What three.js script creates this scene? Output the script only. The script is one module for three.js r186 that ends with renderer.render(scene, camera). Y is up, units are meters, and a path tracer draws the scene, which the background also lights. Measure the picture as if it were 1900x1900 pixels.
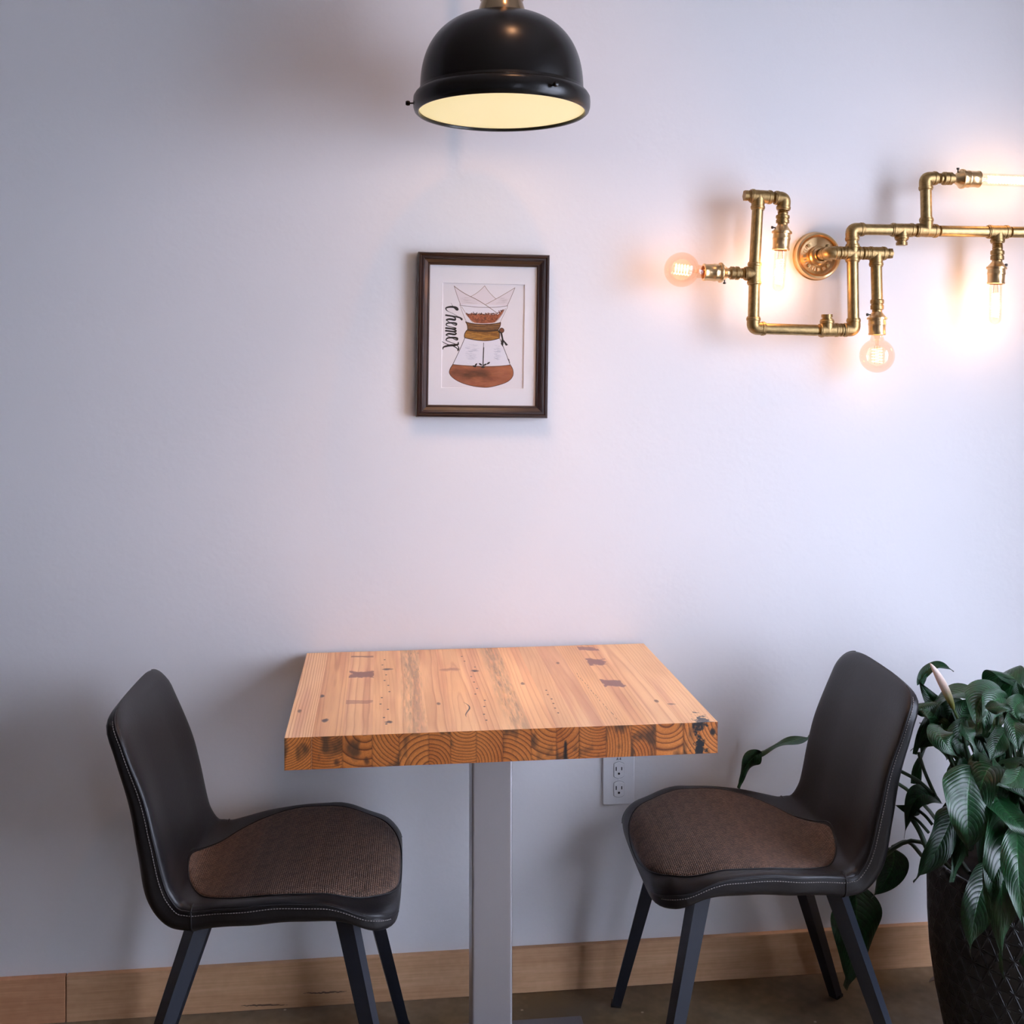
import * as THREE from 'three';
import { RoundedBoxGeometry } from 'three/addons/geometries/RoundedBoxGeometry.js';
import { mergeGeometries, toCreasedNormals } from 'three/addons/utils/BufferGeometryUtils.js';
import { RectAreaLightUniformsLib } from 'three/addons/lights/RectAreaLightUniformsLib.js';
import { FontLoader } from 'three/addons/loaders/FontLoader.js';
import { TextGeometry } from 'three/addons/geometries/TextGeometry.js';

// ---------------------------------------------------------------- camera, sky, exposure
RectAreaLightUniformsLib.init();
const scene = new THREE.Scene();
const camera = new THREE.PerspectiveCamera(60.75, 1900 / 2436, 0.05, 60);   // level phone camera; the photograph is the lower part of its frame
camera.position.set(0, 1.356, 2.423);
camera.rotation.set(0, -0.1149, 0);
camera.setViewOffset(1900, 2436, 0, 536, 1900, 1900);
const SKY = new THREE.Color().setRGB(0.785, 0.86, 1.10);
scene.background = SKY;                                   // even overcast sky; it enters by the windows only
scene.backgroundIntensity = 14.5;
const renderer = new THREE.WebGLRenderer({ antialias: true });
renderer.toneMapping = THREE.LinearToneMapping;
renderer.toneMappingExposure = 1.0;
renderer.shadowMap.enabled = true;
const WARM = new THREE.Color().setRGB(1.0, 0.50, 0.25);
const PENDANT_WARM = new THREE.Color().setRGB(1.0, 0.58, 0.36);

// ---------------------------------------------------------------- helpers
const V = (x, y, z) => new THREE.Vector3(x, y, z);
function rng(seed) { let a = seed >>> 0; return () => { a |= 0; a = a + 0x6D2B79F5 | 0; let t = Math.imul(a ^ a >>> 15, 1 | a); t = t + Math.imul(t ^ t >>> 7, 61 | t) ^ t; return ((t ^ t >>> 14) >>> 0) / 4294967296; }; }
const hash = (x, y, s) => { let h = Math.imul(x, 374761393) + Math.imul(y, 668265263) + Math.imul(s, 974711) | 0; h = Math.imul(h ^ h >>> 13, 1274126177); return ((h ^ h >>> 16) >>> 0) / 4294967296; };
const sm = (t) => t * t * (3 - 2 * t), lerp = (a, b, t) => a + (b - a) * t, clamp = (x, a = 0, b = 1) => Math.min(b, Math.max(a, x));
function noise(x, y, s = 0, per = 0) {
  const xi = Math.floor(x), yi = Math.floor(y), fx = sm(x - xi), fy = sm(y - yi), m = per ? (k) => ((k % per) + per) % per : (k) => k;
  return lerp(lerp(hash(m(xi), m(yi), s), hash(m(xi + 1), m(yi), s), fx), lerp(hash(m(xi), m(yi + 1), s), hash(m(xi + 1), m(yi + 1), s), fx), fy);
}
const fbm = (x, y, s, oct = 4, per = 0) => { let v = 0, a = 0.5, n = 0; for (let i = 0; i < oct; i++) { v += a * noise(x, y, s + i, per); n += a; x *= 2; y *= 2; per *= 2; a *= 0.5; } return v / n; };
function tex(w, h, fn, srgb, repeat) {                     // fn(u, v) -> [r, g, b] 0..255 ; v runs up
  const d = new Uint8Array(w * h * 4);
  for (let j = 0; j < h; j++) for (let i = 0; i < w; i++) {
    const c = fn((i + 0.5) / w, (j + 0.5) / h), k = (j * w + i) * 4;
    d[k] = clamp(c[0], 0, 255); d[k + 1] = clamp(c[1], 0, 255); d[k + 2] = clamp(c[2], 0, 255); d[k + 3] = 255;
  }
  const t = new THREE.DataTexture(d, w, h, THREE.RGBAFormat);
  t.wrapS = t.wrapT = THREE.RepeatWrapping; t.magFilter = THREE.LinearFilter; t.minFilter = THREE.LinearFilter;
  if (srgb) t.colorSpace = THREE.SRGBColorSpace;
  if (repeat) t.repeat.set(repeat[0], repeat[1]);
  t.needsUpdate = true;
  return t;
}
const std = (o) => new THREE.MeshStandardMaterial(o), phys = (o) => new THREE.MeshPhysicalMaterial(o);
const rgb = (r, g, b) => new THREE.Color().setRGB(r, g, b);
const used = {};
function numbered(name) { const n = used[name] = (used[name] ?? -1) + 1; return n ? `${name}_${String(n).padStart(3, '0')}` : name; }
function mesh(name, geo, mat, parent) {
  const m = new THREE.Mesh(Array.isArray(geo) ? mergeGeometries(geo.map((g) => (g.index ? g.toNonIndexed() : g))) : geo, mat);
  m.castShadow = m.receiveShadow = true;
  m.name = parent ? name : numbered(name);
  (parent ?? scene).add(m);
  return m;
}
function thing(name, label, category, pos = [0, 0, 0], turn = 0, group) {
  const o = new THREE.Group();
  o.name = numbered(name); o.position.set(...pos); o.rotation.y = turn;
  o.userData = { label, category };
  if (group) o.userData.group = group;
  scene.add(o);
  return o;
}
function structure(name, geo, mat) { const m = mesh(name, geo, mat); m.name = name; m.userData.kind = 'structure'; return m; }
function part(name, parent, label) { const g = new THREE.Group(); g.name = name; if (label) g.userData.label = label; parent.add(g); return g; }
const box = (w, h, d, x, y, z) => new THREE.BoxGeometry(w, h, d).translate(x, y, z);
const rbox = (w, h, d, r, x, y, z, s = 2) => new RoundedBoxGeometry(w, h, d, s, r).translate(x, y, z);
const creased = (g, a) => toCreasedNormals(g.scale(2000, 2000, 2000), a).scale(1 / 2000, 1 / 2000, 1 / 2000);   // its vertex matching is coarse: work in half millimetres
function lathe(pts, seg = 40) { return creased(new THREE.LatheGeometry(pts.map((p) => new THREE.Vector2(Math.max(p[0], 1e-5), p[1])), seg), 0.6); }
function along(geo, a, b) {                                // turns geometry built up +y from the origin so that it starts at a and points at b
  const q = new THREE.Quaternion().setFromUnitVectors(V(0, 1, 0), b.clone().sub(a).normalize());
  return geo.clone().applyQuaternion(q).translate(a.x, a.y, a.z);
}
function tube(pts, r, seg = 24, rad = 8) { return new THREE.TubeGeometry(new THREE.CatmullRomCurve3(pts), seg, r, rad, false); }
function grid(nu, nv, fn, closedU = false) {               // indexed surface; fn(i / nu, j / nv) -> Vector3
  const pos = [], uv = [], idx = [], W = closedU ? nu : nu + 1;
  for (let j = 0; j <= nv; j++) for (let i = 0; i < W; i++) { const p = fn(i / nu, j / nv); pos.push(p.x, p.y, p.z); uv.push(p.u ?? i / nu, p.v ?? j / nv); }
  for (let j = 0; j < nv; j++) for (let i = 0; i < nu; i++) { const a = j * W + i, b = j * W + (i + 1) % W, c = a + W, d = b + W; idx.push(a, b, d, a, d, c); }
  const g = new THREE.BufferGeometry();
  g.setAttribute('position', new THREE.Float32BufferAttribute(pos, 3)); g.setAttribute('uv', new THREE.Float32BufferAttribute(uv, 2)); g.setIndex(idx);
  g.computeVertexNormals();
  return g;
}
function uvBox(geo, s = 1) {                               // uv in metres by the dominant normal axis
  const g = geo.index ? geo.toNonIndexed() : geo, p = g.attributes.position, n = g.attributes.normal, uv = new Float32Array(p.count * 2);
  for (let i = 0; i < p.count; i++) {
    const ax = Math.abs(n.getX(i)), ay = Math.abs(n.getY(i)), az = Math.abs(n.getZ(i));
    if (ax > ay && ax > az) { uv[2 * i] = p.getZ(i) * s; uv[2 * i + 1] = p.getY(i) * s; } else if (ay > az) { uv[2 * i] = p.getX(i) * s; uv[2 * i + 1] = p.getZ(i) * s; } else { uv[2 * i] = p.getX(i) * s; uv[2 * i + 1] = p.getY(i) * s; }
  }
  g.setAttribute('uv', new THREE.BufferAttribute(uv, 2));
  return g;
}

// ---------------------------------------------------------------- room shell
const XL = -3.4, XR = 2.0, ZB = 0, ZF = 5.2, CH = 3.05, TH = 0.16;
const wallBump = tex(512, 512, (u, v) => { const n = 128 + 70 * (fbm(u * 64, v * 64, 11, 3, 64) - 0.5) + 60 * (fbm(u * 12, v * 12, 17, 3, 12) - 0.5); return [n, n, n]; }, false, [1.6, 1.6]);
const M_wall = std({ color: rgb(0.75, 0.737, 0.748), roughness: 0.75, bumpMap: wallBump, bumpScale: 0.0009 });
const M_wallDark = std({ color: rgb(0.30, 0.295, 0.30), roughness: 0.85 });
const M_ceil = std({ color: rgb(0.55, 0.55, 0.55), roughness: 0.9 });
const concrete = tex(1024, 1024, (u, v) => {
  const a = fbm(u * 5, v * 5, 3, 5, 5), b = fbm(u * 18, v * 18, 31, 4, 18), c = fbm(u * 120, v * 120, 47, 2, 120), k = clamp(0.30 + 0.9 * (a - 0.5) + 0.6 * (b - 0.5) + 0.35 * (c - 0.5));
  const fl = hash(Math.floor(u * 340), Math.floor(v * 340), 5) > 0.9992 ? 70 : 0, w = clamp((fbm(u * 7, v * 7, 91, 4, 7) - 0.42) * 4);
  return [lerp(98, 172, k) + lerp(0, 12, w) + fl, lerp(88, 156, k) + lerp(0, 2, w) + fl, lerp(74, 136, k) - lerp(0, 14, w) + fl];
}, true, [0.55, 0.55]);
const M_floor = std({ map: concrete, roughness: 0.5, bumpMap: concrete, bumpScale: 0.0004 });
structure('wall_back', uvBox(box(XR - XL + 2 * TH, CH, TH, (XL + XR) / 2, CH / 2, -TH / 2)), M_wall);
structure('floor', uvBox(box(XR - XL + 2 * TH, 0.12, ZF + 2 * TH, (XL + XR) / 2, -0.06, ZF / 2)), M_floor);
structure('ceiling', box(XR - XL + 2 * TH, 0.12, ZF + 2 * TH, (XL + XR) / 2, CH + 0.06, ZF / 2), M_ceil);
structure('wall_left', box(TH, CH, ZF, XL - TH / 2, CH / 2, ZF / 2), M_wallDark);
// a wall with one glazed opening; along runs along the wall, place() turns it into its position
const M_frame = std({ color: rgb(0.05, 0.05, 0.055), roughness: 0.4 }), M_clear = phys({ color: rgb(1, 1, 1), transmission: 1, thickness: 0, roughness: 0, ior: 1.45 });
function glazedWall(name, number, L, a0, a1, y0, y1, mat, place) {
  const s = new THREE.Shape([[0, 0], [L, 0], [L, CH], [0, CH]].map((p) => new THREE.Vector2(...p)));
  s.holes.push(new THREE.Path([[a0, y0], [a0, y1], [a1, y1], [a1, y0]].map((p) => new THREE.Vector2(...p))));
  structure(name, place(new THREE.ExtrudeGeometry(s, { depth: TH, bevelEnabled: false })), mat);
  const w = new THREE.Group(), wa = a1 - a0, wy = y1 - y0, ca = (a0 + a1) / 2, cy = (y0 + y1) / 2, z = TH / 2; w.name = 'window_' + number; w.userData.kind = 'structure'; scene.add(w);
  mesh('frame', [rbox(wa, 0.05, 0.06, 0.005, ca, y0 + 0.025, z), rbox(wa, 0.05, 0.06, 0.005, ca, y1 - 0.025, z), rbox(0.05, wy, 0.06, 0.005, a0 + 0.025, cy, z), rbox(0.05, wy, 0.06, 0.005, a1 - 0.025, cy, z), rbox(0.045, wy, 0.05, 0.005, ca, cy, z)].map(place), M_frame, w);
  for (const s of [-1, 1]) mesh('pane', place(new THREE.PlaneGeometry(wa / 2 - 0.06, wy - 0.09).translate(ca + s * (wa / 4 - 0.005), cy, z)), M_clear, w);
  mesh('sill', place(rbox(wa, 0.03, TH + 0.04, 0.006, ca, y0 - 0.015, TH / 2 + 0.02)), M_wall, w);
}
glazedWall('wall_right', 1, ZF, 0.8, 2.2, 0.15, 2.25, M_wall, (g) => g.rotateY(-Math.PI / 2).translate(XR + TH, 0, 0));
glazedWall('wall_front', 2, XR - XL, 4.72, 5.12, 0.5, 2.1, M_wallDark, (g) => g.translate(XL, 0, ZF));  // unseen window added behind the camera as frontal fill for the back wall
structure('ground_outside', box(40, 0.1, 40, 0, -0.2, 8), std({ color: rgb(0.74, 0.73, 0.71), roughness: 0.9 }));

// baseboard of plain boards, butted end to end
{
  const g = new THREE.Group(); g.name = 'baseboard_back'; g.userData.kind = 'structure'; scene.add(g);
  const H = 0.096, spans = [[XL, -0.653, 0], [-0.651, XR, 1]];
  for (const [x0, x1, k] of spans) {
    const L = x1 - x0, t = tex(1024, 128, (u, v) => {
      const x = u * L, y = v * H, n = fbm(x * 3, y * 60, 200 + k, 4), f = fbm(x * 14, y * 420, 230 + k, 3), b = fbm(x * 2.4, y * 6, 260 + k, 3), sp = fbm(x * 90, y * 90, 290 + k, 2);
      let c = [210, 165, 124].map((q, i) => q + 26 * (n - 0.5) * (i ? 1 : 0.8) + 22 * (f - 0.5) + [26, 22, 14][i] * (b - 0.5));
      if (k === 0) c = [c[0] - 10, c[1] - 20, c[2] - 18];
      c = c.map((q) => q + 10 * (sp - 0.5));
      const X = x0 + x;                                    // dark scuffs left by shoes and chairs
      for (const [sx, sy, len, sl] of [[-0.17, 0.03, 0.1, -0.03], [-0.30, 0.012, 0.1, -0.05]]) { const q = (X - sx) / len; if (q > 0 && q < 1 && Math.abs(y - sy - sl * (X - sx) - 0.002 * (noise(X * 200, 0, 7) - 0.5)) < 0.0016 * Math.sin(q * Math.PI)) c = c.map((z) => z * 0.45); }
      return c;
    }, true);
    const geo = rbox(L, H, 0.014, 0.0015, (x0 + x1) / 2, H / 2, 0.007), p = geo.attributes.position, uv = geo.attributes.uv;
    for (let i = 0; i < p.count; i++) uv.setXY(i, (p.getX(i) - x0) / L, clamp(p.getY(i) / H, 0.01, 0.99));
    mesh('board', geo, std({ map: t, roughness: 0.55, bumpMap: t, bumpScale: 0.0004 }), g);
  }
}

// ---------------------------------------------------------------- dining table
{
  const X0 = -0.160, X1 = 0.5695, Z0 = 0.012, Z1 = 0.560, Y1 = 0.75, T = 0.0535;
  const t = thing('dining_table', 'square butcher-block table of glued pine boards on one brushed steel post', 'table', [(X0 + X1) / 2, 0, 0.287]);
  const top = part('tabletop', t);
  const edges = [525, 574, 629, 683, 732, 786, 826, 873.5, 923, 976, 1023, 1066, 1117, 1165, 1212, 1265, 1332].map((u) => (u - 525) / 807);
  // [pith x, pith y (both in board widths from its lower left corner), rings per metre, wobble, feature]
  const boards = [[-0.2, 1.25, 300, .3, ''], [0.45, 1.35, 290, .2, 'knot'], [0.75, 1.2, 115, .35, 'patch'], [1.35, 1.45, 210, .5, 'nails'], [1.15, -0.2, 150, .3, 'grey'], [0.0, 0.05, 210, .35, ''], [0.7, 1.5, 260, .35, 'crack'], [-0.5, 0.0, 230, .25, 'nails'],
    [0.05, -0.35, 170, .25, 'grey2'], [1.25, 1.2, 180, .35, ''], [-0.1, 1.25, 190, .4, 'wedge'], [0.5, 1.5, 230, .15, ''], [-1.4, 0.4, 260, .2, 'fleck'], [-0.15, -0.05, 220, .3, 'stains'], [0.4, 1.3, 120, .25, ''], [1.6, 1.0, 170, .5, 'hole']];
  boards.forEach(([px, py, rings, wob, feat], k) => {
    const fa = edges[k], fb = edges[k + 1], w = (fb - fa) * (X1 - X0), L = Z1 - Z0, R = rng(900 + k), tone = (R() - 0.5) * 2, tint = (R() - 0.5) * 2;
    const dx = (R() - 0.5) * 0.022, dy = (R() - 0.5) * 0.022, con = [.75, .6, .45, .2, .5, .55, .3, .5, .3, .35, .3, .25, .45, .5, .4, .3][k], heart = R();
    const wood = (x, y, z, end) => {                       // one solid wood for both faces: ring pattern round a wandering pith
      const s = z / L, cx = px * w + dx * s + wob * 0.018 * (fbm(z * 5, 1.3, 40 + k, 3) - 0.5), cy = py * T + dy * s + wob * 0.018 * (fbm(z * 4, 7.1, 60 + k, 3) - 0.5);
      const r = Math.hypot(x - cx, y - cy) + 0.0035 * wob * (fbm(x * 90, y * 90 + z * 3, 80 + k, 3) - 0.5) + 0.0012 * (fbm(x * 40, z * 9, 100 + k, 3) - 0.5);
      let q = r * rings * 0.78 + 1.3 * fbm(r * 40, 0.5, 120 + k, 2); q -= Math.floor(q);
      const late = q < 0.74 ? 0.04 + 0.42 * Math.pow(q / 0.74, 3.5) : q < 0.84 ? lerp(0.46, 1, sm((q - 0.74) / 0.1)) : 1 - sm((q - 0.84) / 0.16) * 0.96;
      const red = clamp((fbm(x * 55 + 3, z * 2.6, 190 + k, 3) - 0.5 + 0.12 * (heart - 0.5)) * 4) * 0.5;
      const fib = end ? fbm(x * 900, y * 900, 150 + k, 2) : fbm(x * 1100, z * 26, 150 + k, 3), big = fbm(x * 22, z * 5 + y * 20, 170 + k, 3);
      const soft = end ? [216 + 10 * tone, 144 + 10 * tone, 76 + 8 * tone] : [lerp(238, 208, red) + 9 * tone, lerp(190, 142, red) + 11 * tone - 4 * tint, lerp(134, 102, red) + 11 * tone - 8 * tint], hard = end ? [96, 50, 18] : [186, 118, 72];
      const m = late * (end ? 0.88 : con), dirt = end ? 0.92 : 1;
      return [0, 1, 2].map((i) => (lerp(soft[i], hard[i], m) + (fib - 0.5) * (end ? 30 : 11) + (big - 0.5) * [34, 38, 34][i]) * dirt * (end ? [1, 0.88, 0.72][i] : 1));
    };
    const dark = (c, f, to = [58, 34, 26]) => c.map((q, i) => lerp(q, to[i], clamp(f)));
    const blot = (x, z, bx, bz, rx, rz) => clamp(1.6 - 1.6 * Math.hypot((x - bx) / rx, (z - bz) / rz) + 1.5 * (fbm(x * 130, z * 60, 300 + k, 3) - 0.5));
    const crisp = (x, z, bx, bz, rx, rz) => clamp(5 * (1 - Math.max(Math.abs(x - bx) / rx, Math.abs(z - bz - 0.12 * (x - bx)) / rz) + 0.8 * (fbm(x * 90, z * 70, 310 + k, 3) - 0.5)));
    const topFace = (x, z) => {                            // z from the back edge
      let c = wood(x, T, z, false);
      const f = x / w;
      if (feat === 'knot') { c = dark(c, blot(x, z, w * .35, L * .84, .006, .012)); c = dark(c, 0.9 * blot(x, z, w * .1, L * .58, .005, .012)); }
      if (feat === 'patch') { c = dark(c, 0.85 * crisp(x, z, w * .5, L * .33, w * .52, .024), [124, 78, 66]); c = dark(c, 0.6 * crisp(x, z, w * .45, L * .08, w * .45, .006), [112, 66, 50]); c = dark(c, 0.5 * crisp(x, z, w * .5, L * .66, w * .6, .012), [150, 92, 66]); }
      if (feat === 'nails') { for (let j = 0; j < 12; j++) { const bz = L * (0.12 + 0.07 * j + 0.02 * hash(j, k, 3)), bx = w * (0.45 + 0.5 * (hash(j, k, 4) - 0.5)); c = dark(c, 2 * clamp(1 - Math.hypot(x - bx, (z - bz) * 0.7) / 0.0024), [40, 22, 14]); } c = dark(c, blot(x, z, w * .6, L * (k < 5 ? .88 : .33), .008, .008)); if (k < 5) c = dark(c, 0.8 * blot(x, z, w * .6, L * .27, .012, .008)); }
      if (feat === 'grey' || feat === 'grey2') { const g = clamp(1.35 - Math.abs(f - 0.62 + 0.3 * (fbm(z * 6, 3, k, 2) - 0.5)) * 2.6) * clamp((feat === 'grey' ? 1.15 : 1.25) - 0.5 * z / L); c = dark(c, 0.6 * g * clamp(fbm(x * 260, z * 26, 330 + k, 3) * 2.4 - 0.55), [150, 124, 90]); c = dark(c, 0.8 * clamp(fbm(x * 240, z * 75, 340 + k, 2) * 5 - 3.4) * g, [214, 168, 92]); c = dark(c, 0.5 * clamp(fbm(x * 420, z * 32, 350 + k, 3) * 5 - 3.3) * g, [96, 70, 48]); }
      if (feat === 'crack') { const q = (z / L - .70) / .16, xx = w * (0.75 + 0.16 * Math.sin(q * 5) + 0.15 * q); if (q > 0 && q < 1) c = dark(c, 1.2 * clamp(1 - Math.abs(x - xx) / (0.0018 * Math.sin(q * Math.PI) + 1e-4)), [30, 14, 8]); c = dark(c, 0.55 * blot(x, z, w * .5, L * .3, w * .5, .014), [150, 88, 58]); }
      if (feat === 'fleck') for (let j = 0; j < 18; j++) { const bz = L * (0.42 + 0.03 * j), bx = w * (0.12 + 0.025 * j + 0.06 * hash(j, 2, 9)); c = dark(c, 1.1 * clamp(1 - Math.hypot((x - bx) * 3, (z - bz + .012 * hash(j, 6, 9)) * 0.3) / 0.0022), [70, 38, 22]); }
      if (feat === 'stains') for (const [bz, rz, s] of [[.06, .016, .7], [.26, .026, .85], [.54, .024, .85]]) c = dark(c, s * crisp(x, z, w * .45, L * bz, w * .5, rz), [122, 76, 72]);
      if (feat === 'wedge') { for (let j = 0; j < 6; j++) c = dark(c, 1.3 * clamp(1 - Math.hypot(x - w * (.35 + .1 * hash(j, 1, 1)), (z - L * (.6 + .05 * j)) * .5) / 0.0022), [50, 26, 16]); }
      if (feat === 'hole') { const h = fbm(x * 150, z * 150, 377, 3); c = dark(c, clamp(6 * (h * 0.9 + (z / L - 0.93) * 5.0 - 0.42 - 1.1 * Math.abs(f - 0.62))), [26, 26, 28]); c = dark(c, 0.5 * blot(x, z, w * .1, L * .8, .01, .006)); }
      if (feat === '') { c = dark(c, 0.6 * blot(x, z, w * (0.3 + 0.4 * hash(k, 1, 2)), L * (0.2 + 0.6 * hash(k, 5, 2)), .004, .010)); }
      return c;
    };
    const endFace = (x, y) => {
      let c = wood(x, y, L, true);
      const f = x / w, g = y / T;
      c = dark(c, 0.35 * clamp(Math.max(1 - f * 16, 1 - (1 - f) * 16)), [70, 34, 14]);   // glue line
      if (feat === 'wedge') c = dark(c, 8 * clamp(0.16 - Math.abs(f - .4) * (1 + 2 * g) + 0.06 * (fbm(x * 200, y * 200, 5, 2) - 0.5)) * clamp((0.62 - g) * 8), [22, 16, 14]);
      if (feat === 'hole') { const n = fbm(x * 170, y * 170, 377, 3); c = dark(c, clamp(9 * (0.13 + 0.5 * (n - 0.5) + 0.08 * Math.sin(g * 9) - Math.abs(f - .44 - .06 * Math.sin(g * 7)))), [26, 26, 30]); c = dark(c, 1.3 * blot(x, y, w * .84, T * .68, .006, .007), [34, 26, 24]); }
      c = dark(c, 0.7 * clamp((fbm(x * 45 + k, y * 30, 390 + k, 3) - 0.60) * 5), [52, 36, 26]);
      if (k === 1 || k === 2) c = dark(c, 0.7 * blot(x, y, w * .8, T * .2, .006, .008), [60, 34, 24]);
      return c;
    };
    const a = tex(128, 1024, (u, v) => topFace(u * w, (1 - v) * L), true), e = tex(160, 192, (u, v) => endFace(u * w, v * T), true);
    const M_top = phys({ map: a, roughness: 0.42, clearcoat: 0.25, clearcoatRoughness: 0.28, bumpMap: a, bumpScale: 0.0003 }), M_end = phys({ map: e, roughness: 0.5, clearcoat: 0.15, clearcoatRoughness: 0.35, bumpMap: e, bumpScale: 0.0003 });
    const bx0 = X0 + fa * (X1 - X0), g = k === 0 || k === 15 ? new RoundedBoxGeometry(w, T, L, 3, 0.0006) : new THREE.BoxGeometry(w, T - 0.0003 * R(), L - 0.0006 * R()), P = g.attributes.position, N = g.attributes.normal, uv = g.attributes.uv;
    for (let i = 0; i < P.count; i++) {
      const face = Math.floor(i / (P.count / 6)), u = P.getX(i) / w + 0.5;   // faces in the order +x -x +y -y +z -z
      if (face === 4) uv.setXY(i, clamp(u, 0.01, 0.99), clamp(P.getY(i) / T + 0.5, 0.01, 0.99));
      else if (face === 5) uv.setXY(i, clamp(u, 0.01, 0.99), clamp(P.getY(i) / T + 0.5, 0.01, 0.99));
      else if (face < 2) uv.setXY(i, clamp(0.5 + P.getY(i) / 0.13, 0.01, 0.99), clamp(0.5 - P.getZ(i) / L, 0.005, 0.995));
      else uv.setXY(i, clamp(u, 0.01, 0.99), clamp(0.5 - P.getZ(i) / L, 0.005, 0.995));
    }
    g.translate(bx0 + w / 2 - (X0 + X1) / 2, Y1 - T / 2, (Z0 + Z1) / 2 - 0.287);
    mesh('board', g, [M_top, M_top, M_top, M_top, M_end, M_end], top);
  });
  const brushed = tex(256, 64, (u, v) => { const n = 128 + 110 * (fbm(u * 256, v * 2, 401, 2) - 0.5) + 30 * (fbm(u * 30, v * 6, 407, 2) - 0.5); return [n, n, n]; }, false, [2, 0.6]);
  const M_steel = phys({ color: rgb(0.56, 0.55, 0.58), metalness: 0.85, roughness: 0.42, roughnessMap: null, bumpMap: brushed, bumpScale: 0.00012 });
  mesh('post', new THREE.ExtrudeGeometry(roundRect(0.0765, 0.0765, 0.005), { depth: Y1 - T - 0.014, bevelEnabled: false, curveSegments: 5 }).rotateX(-Math.PI / 2).translate(0, 0.008, 0), M_steel, t);
  mesh('mounting_plate', box(0.34, 0.006, 0.34, 0, Y1 - T - 0.003, 0), std({ color: rgb(0.03, 0.03, 0.03), roughness: 0.5 }), t);
  mesh('base_plate', rbox(0.41, 0.009, 0.358, 0.002, 0, 0.0045, 0.018), phys({ color: rgb(0.24, 0.24, 0.27), metalness: 0.8, roughness: 0.5 }), t);
  mesh('weld', rbox(0.086, 0.006, 0.086, 0.003, 0, 0.011, 0), std({ color: rgb(0.25, 0.25, 0.27), metalness: 0.7, roughness: 0.55 }), t);
}
function roundRect(w, h, r) {
  const s = new THREE.Shape(), x = w / 2, y = h / 2;
  s.moveTo(-x + r, -y); s.lineTo(x - r, -y); s.quadraticCurveTo(x, -y, x, -y + r); s.lineTo(x, y - r); s.quadraticCurveTo(x, y, x - r, y); s.lineTo(-x + r, y); s.quadraticCurveTo(-x, y, -x, y - r); s.lineTo(-x, -y + r); s.quadraticCurveTo(-x, -y, -x + r, -y);
  return s;
}

// ---------------------------------------------------------------- chairs
const leatherBump = tex(256, 256, (u, v) => { const n = 128 + 90 * (fbm(u * 48, v * 48, 501, 3, 48) - 0.5); return [n, n, n]; }, false, [6, 6]);
const M_leather = phys({ color: rgb(0.0085, 0.0075, 0.0085), roughness: 0.40, specularIntensity: 0.8, bumpMap: leatherBump, bumpScale: 0.0003 });
const weave = tex(256, 256, (u, v) => {                    // basket weave, 16 threads each way
  const a = u * 16, b = v * 16, i = Math.floor(a), j = Math.floor(b), over = (i + j) % 2, fx = a - i - 0.5, fy = b - j - 0.5, h = over ? Math.cos(fx * 2.6) * (1 - 0.55 * fy * fy * 4) : Math.cos(fy * 2.6) * (1 - 0.55 * fx * fx * 4), n = 235 * clamp(h) + 14 * (hash(i, j, 8) - 0.5);
  return [n, n, n];
}, false);
const weaveColor = tex(256, 256, (u, v) => { const a = u * 16, b = v * 16, i = Math.floor(a), j = Math.floor(b), over = (i + j) % 2, k = 0.8 + 0.4 * hash(i, j, 21) + 0.12 * (noise(u * 128, v * 128, 22) - 0.5), c = over ? [112, 90, 76] : [92, 73, 61]; return c.map((q) => q * k); }, true);
const M_pad = phys({ map: weaveColor, color: rgb(0.82, 0.72, 0.67), roughness: 0.6, specularIntensity: 0.8, bumpMap: weave, bumpScale: 0.0018 });
const M_thread = std({ color: rgb(0.24, 0.21, 0.20), roughness: 0.8 });
const M_leg = phys({ color: rgb(0.018, 0.022, 0.032), roughness: 0.38, metalness: 0.2 });
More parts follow.
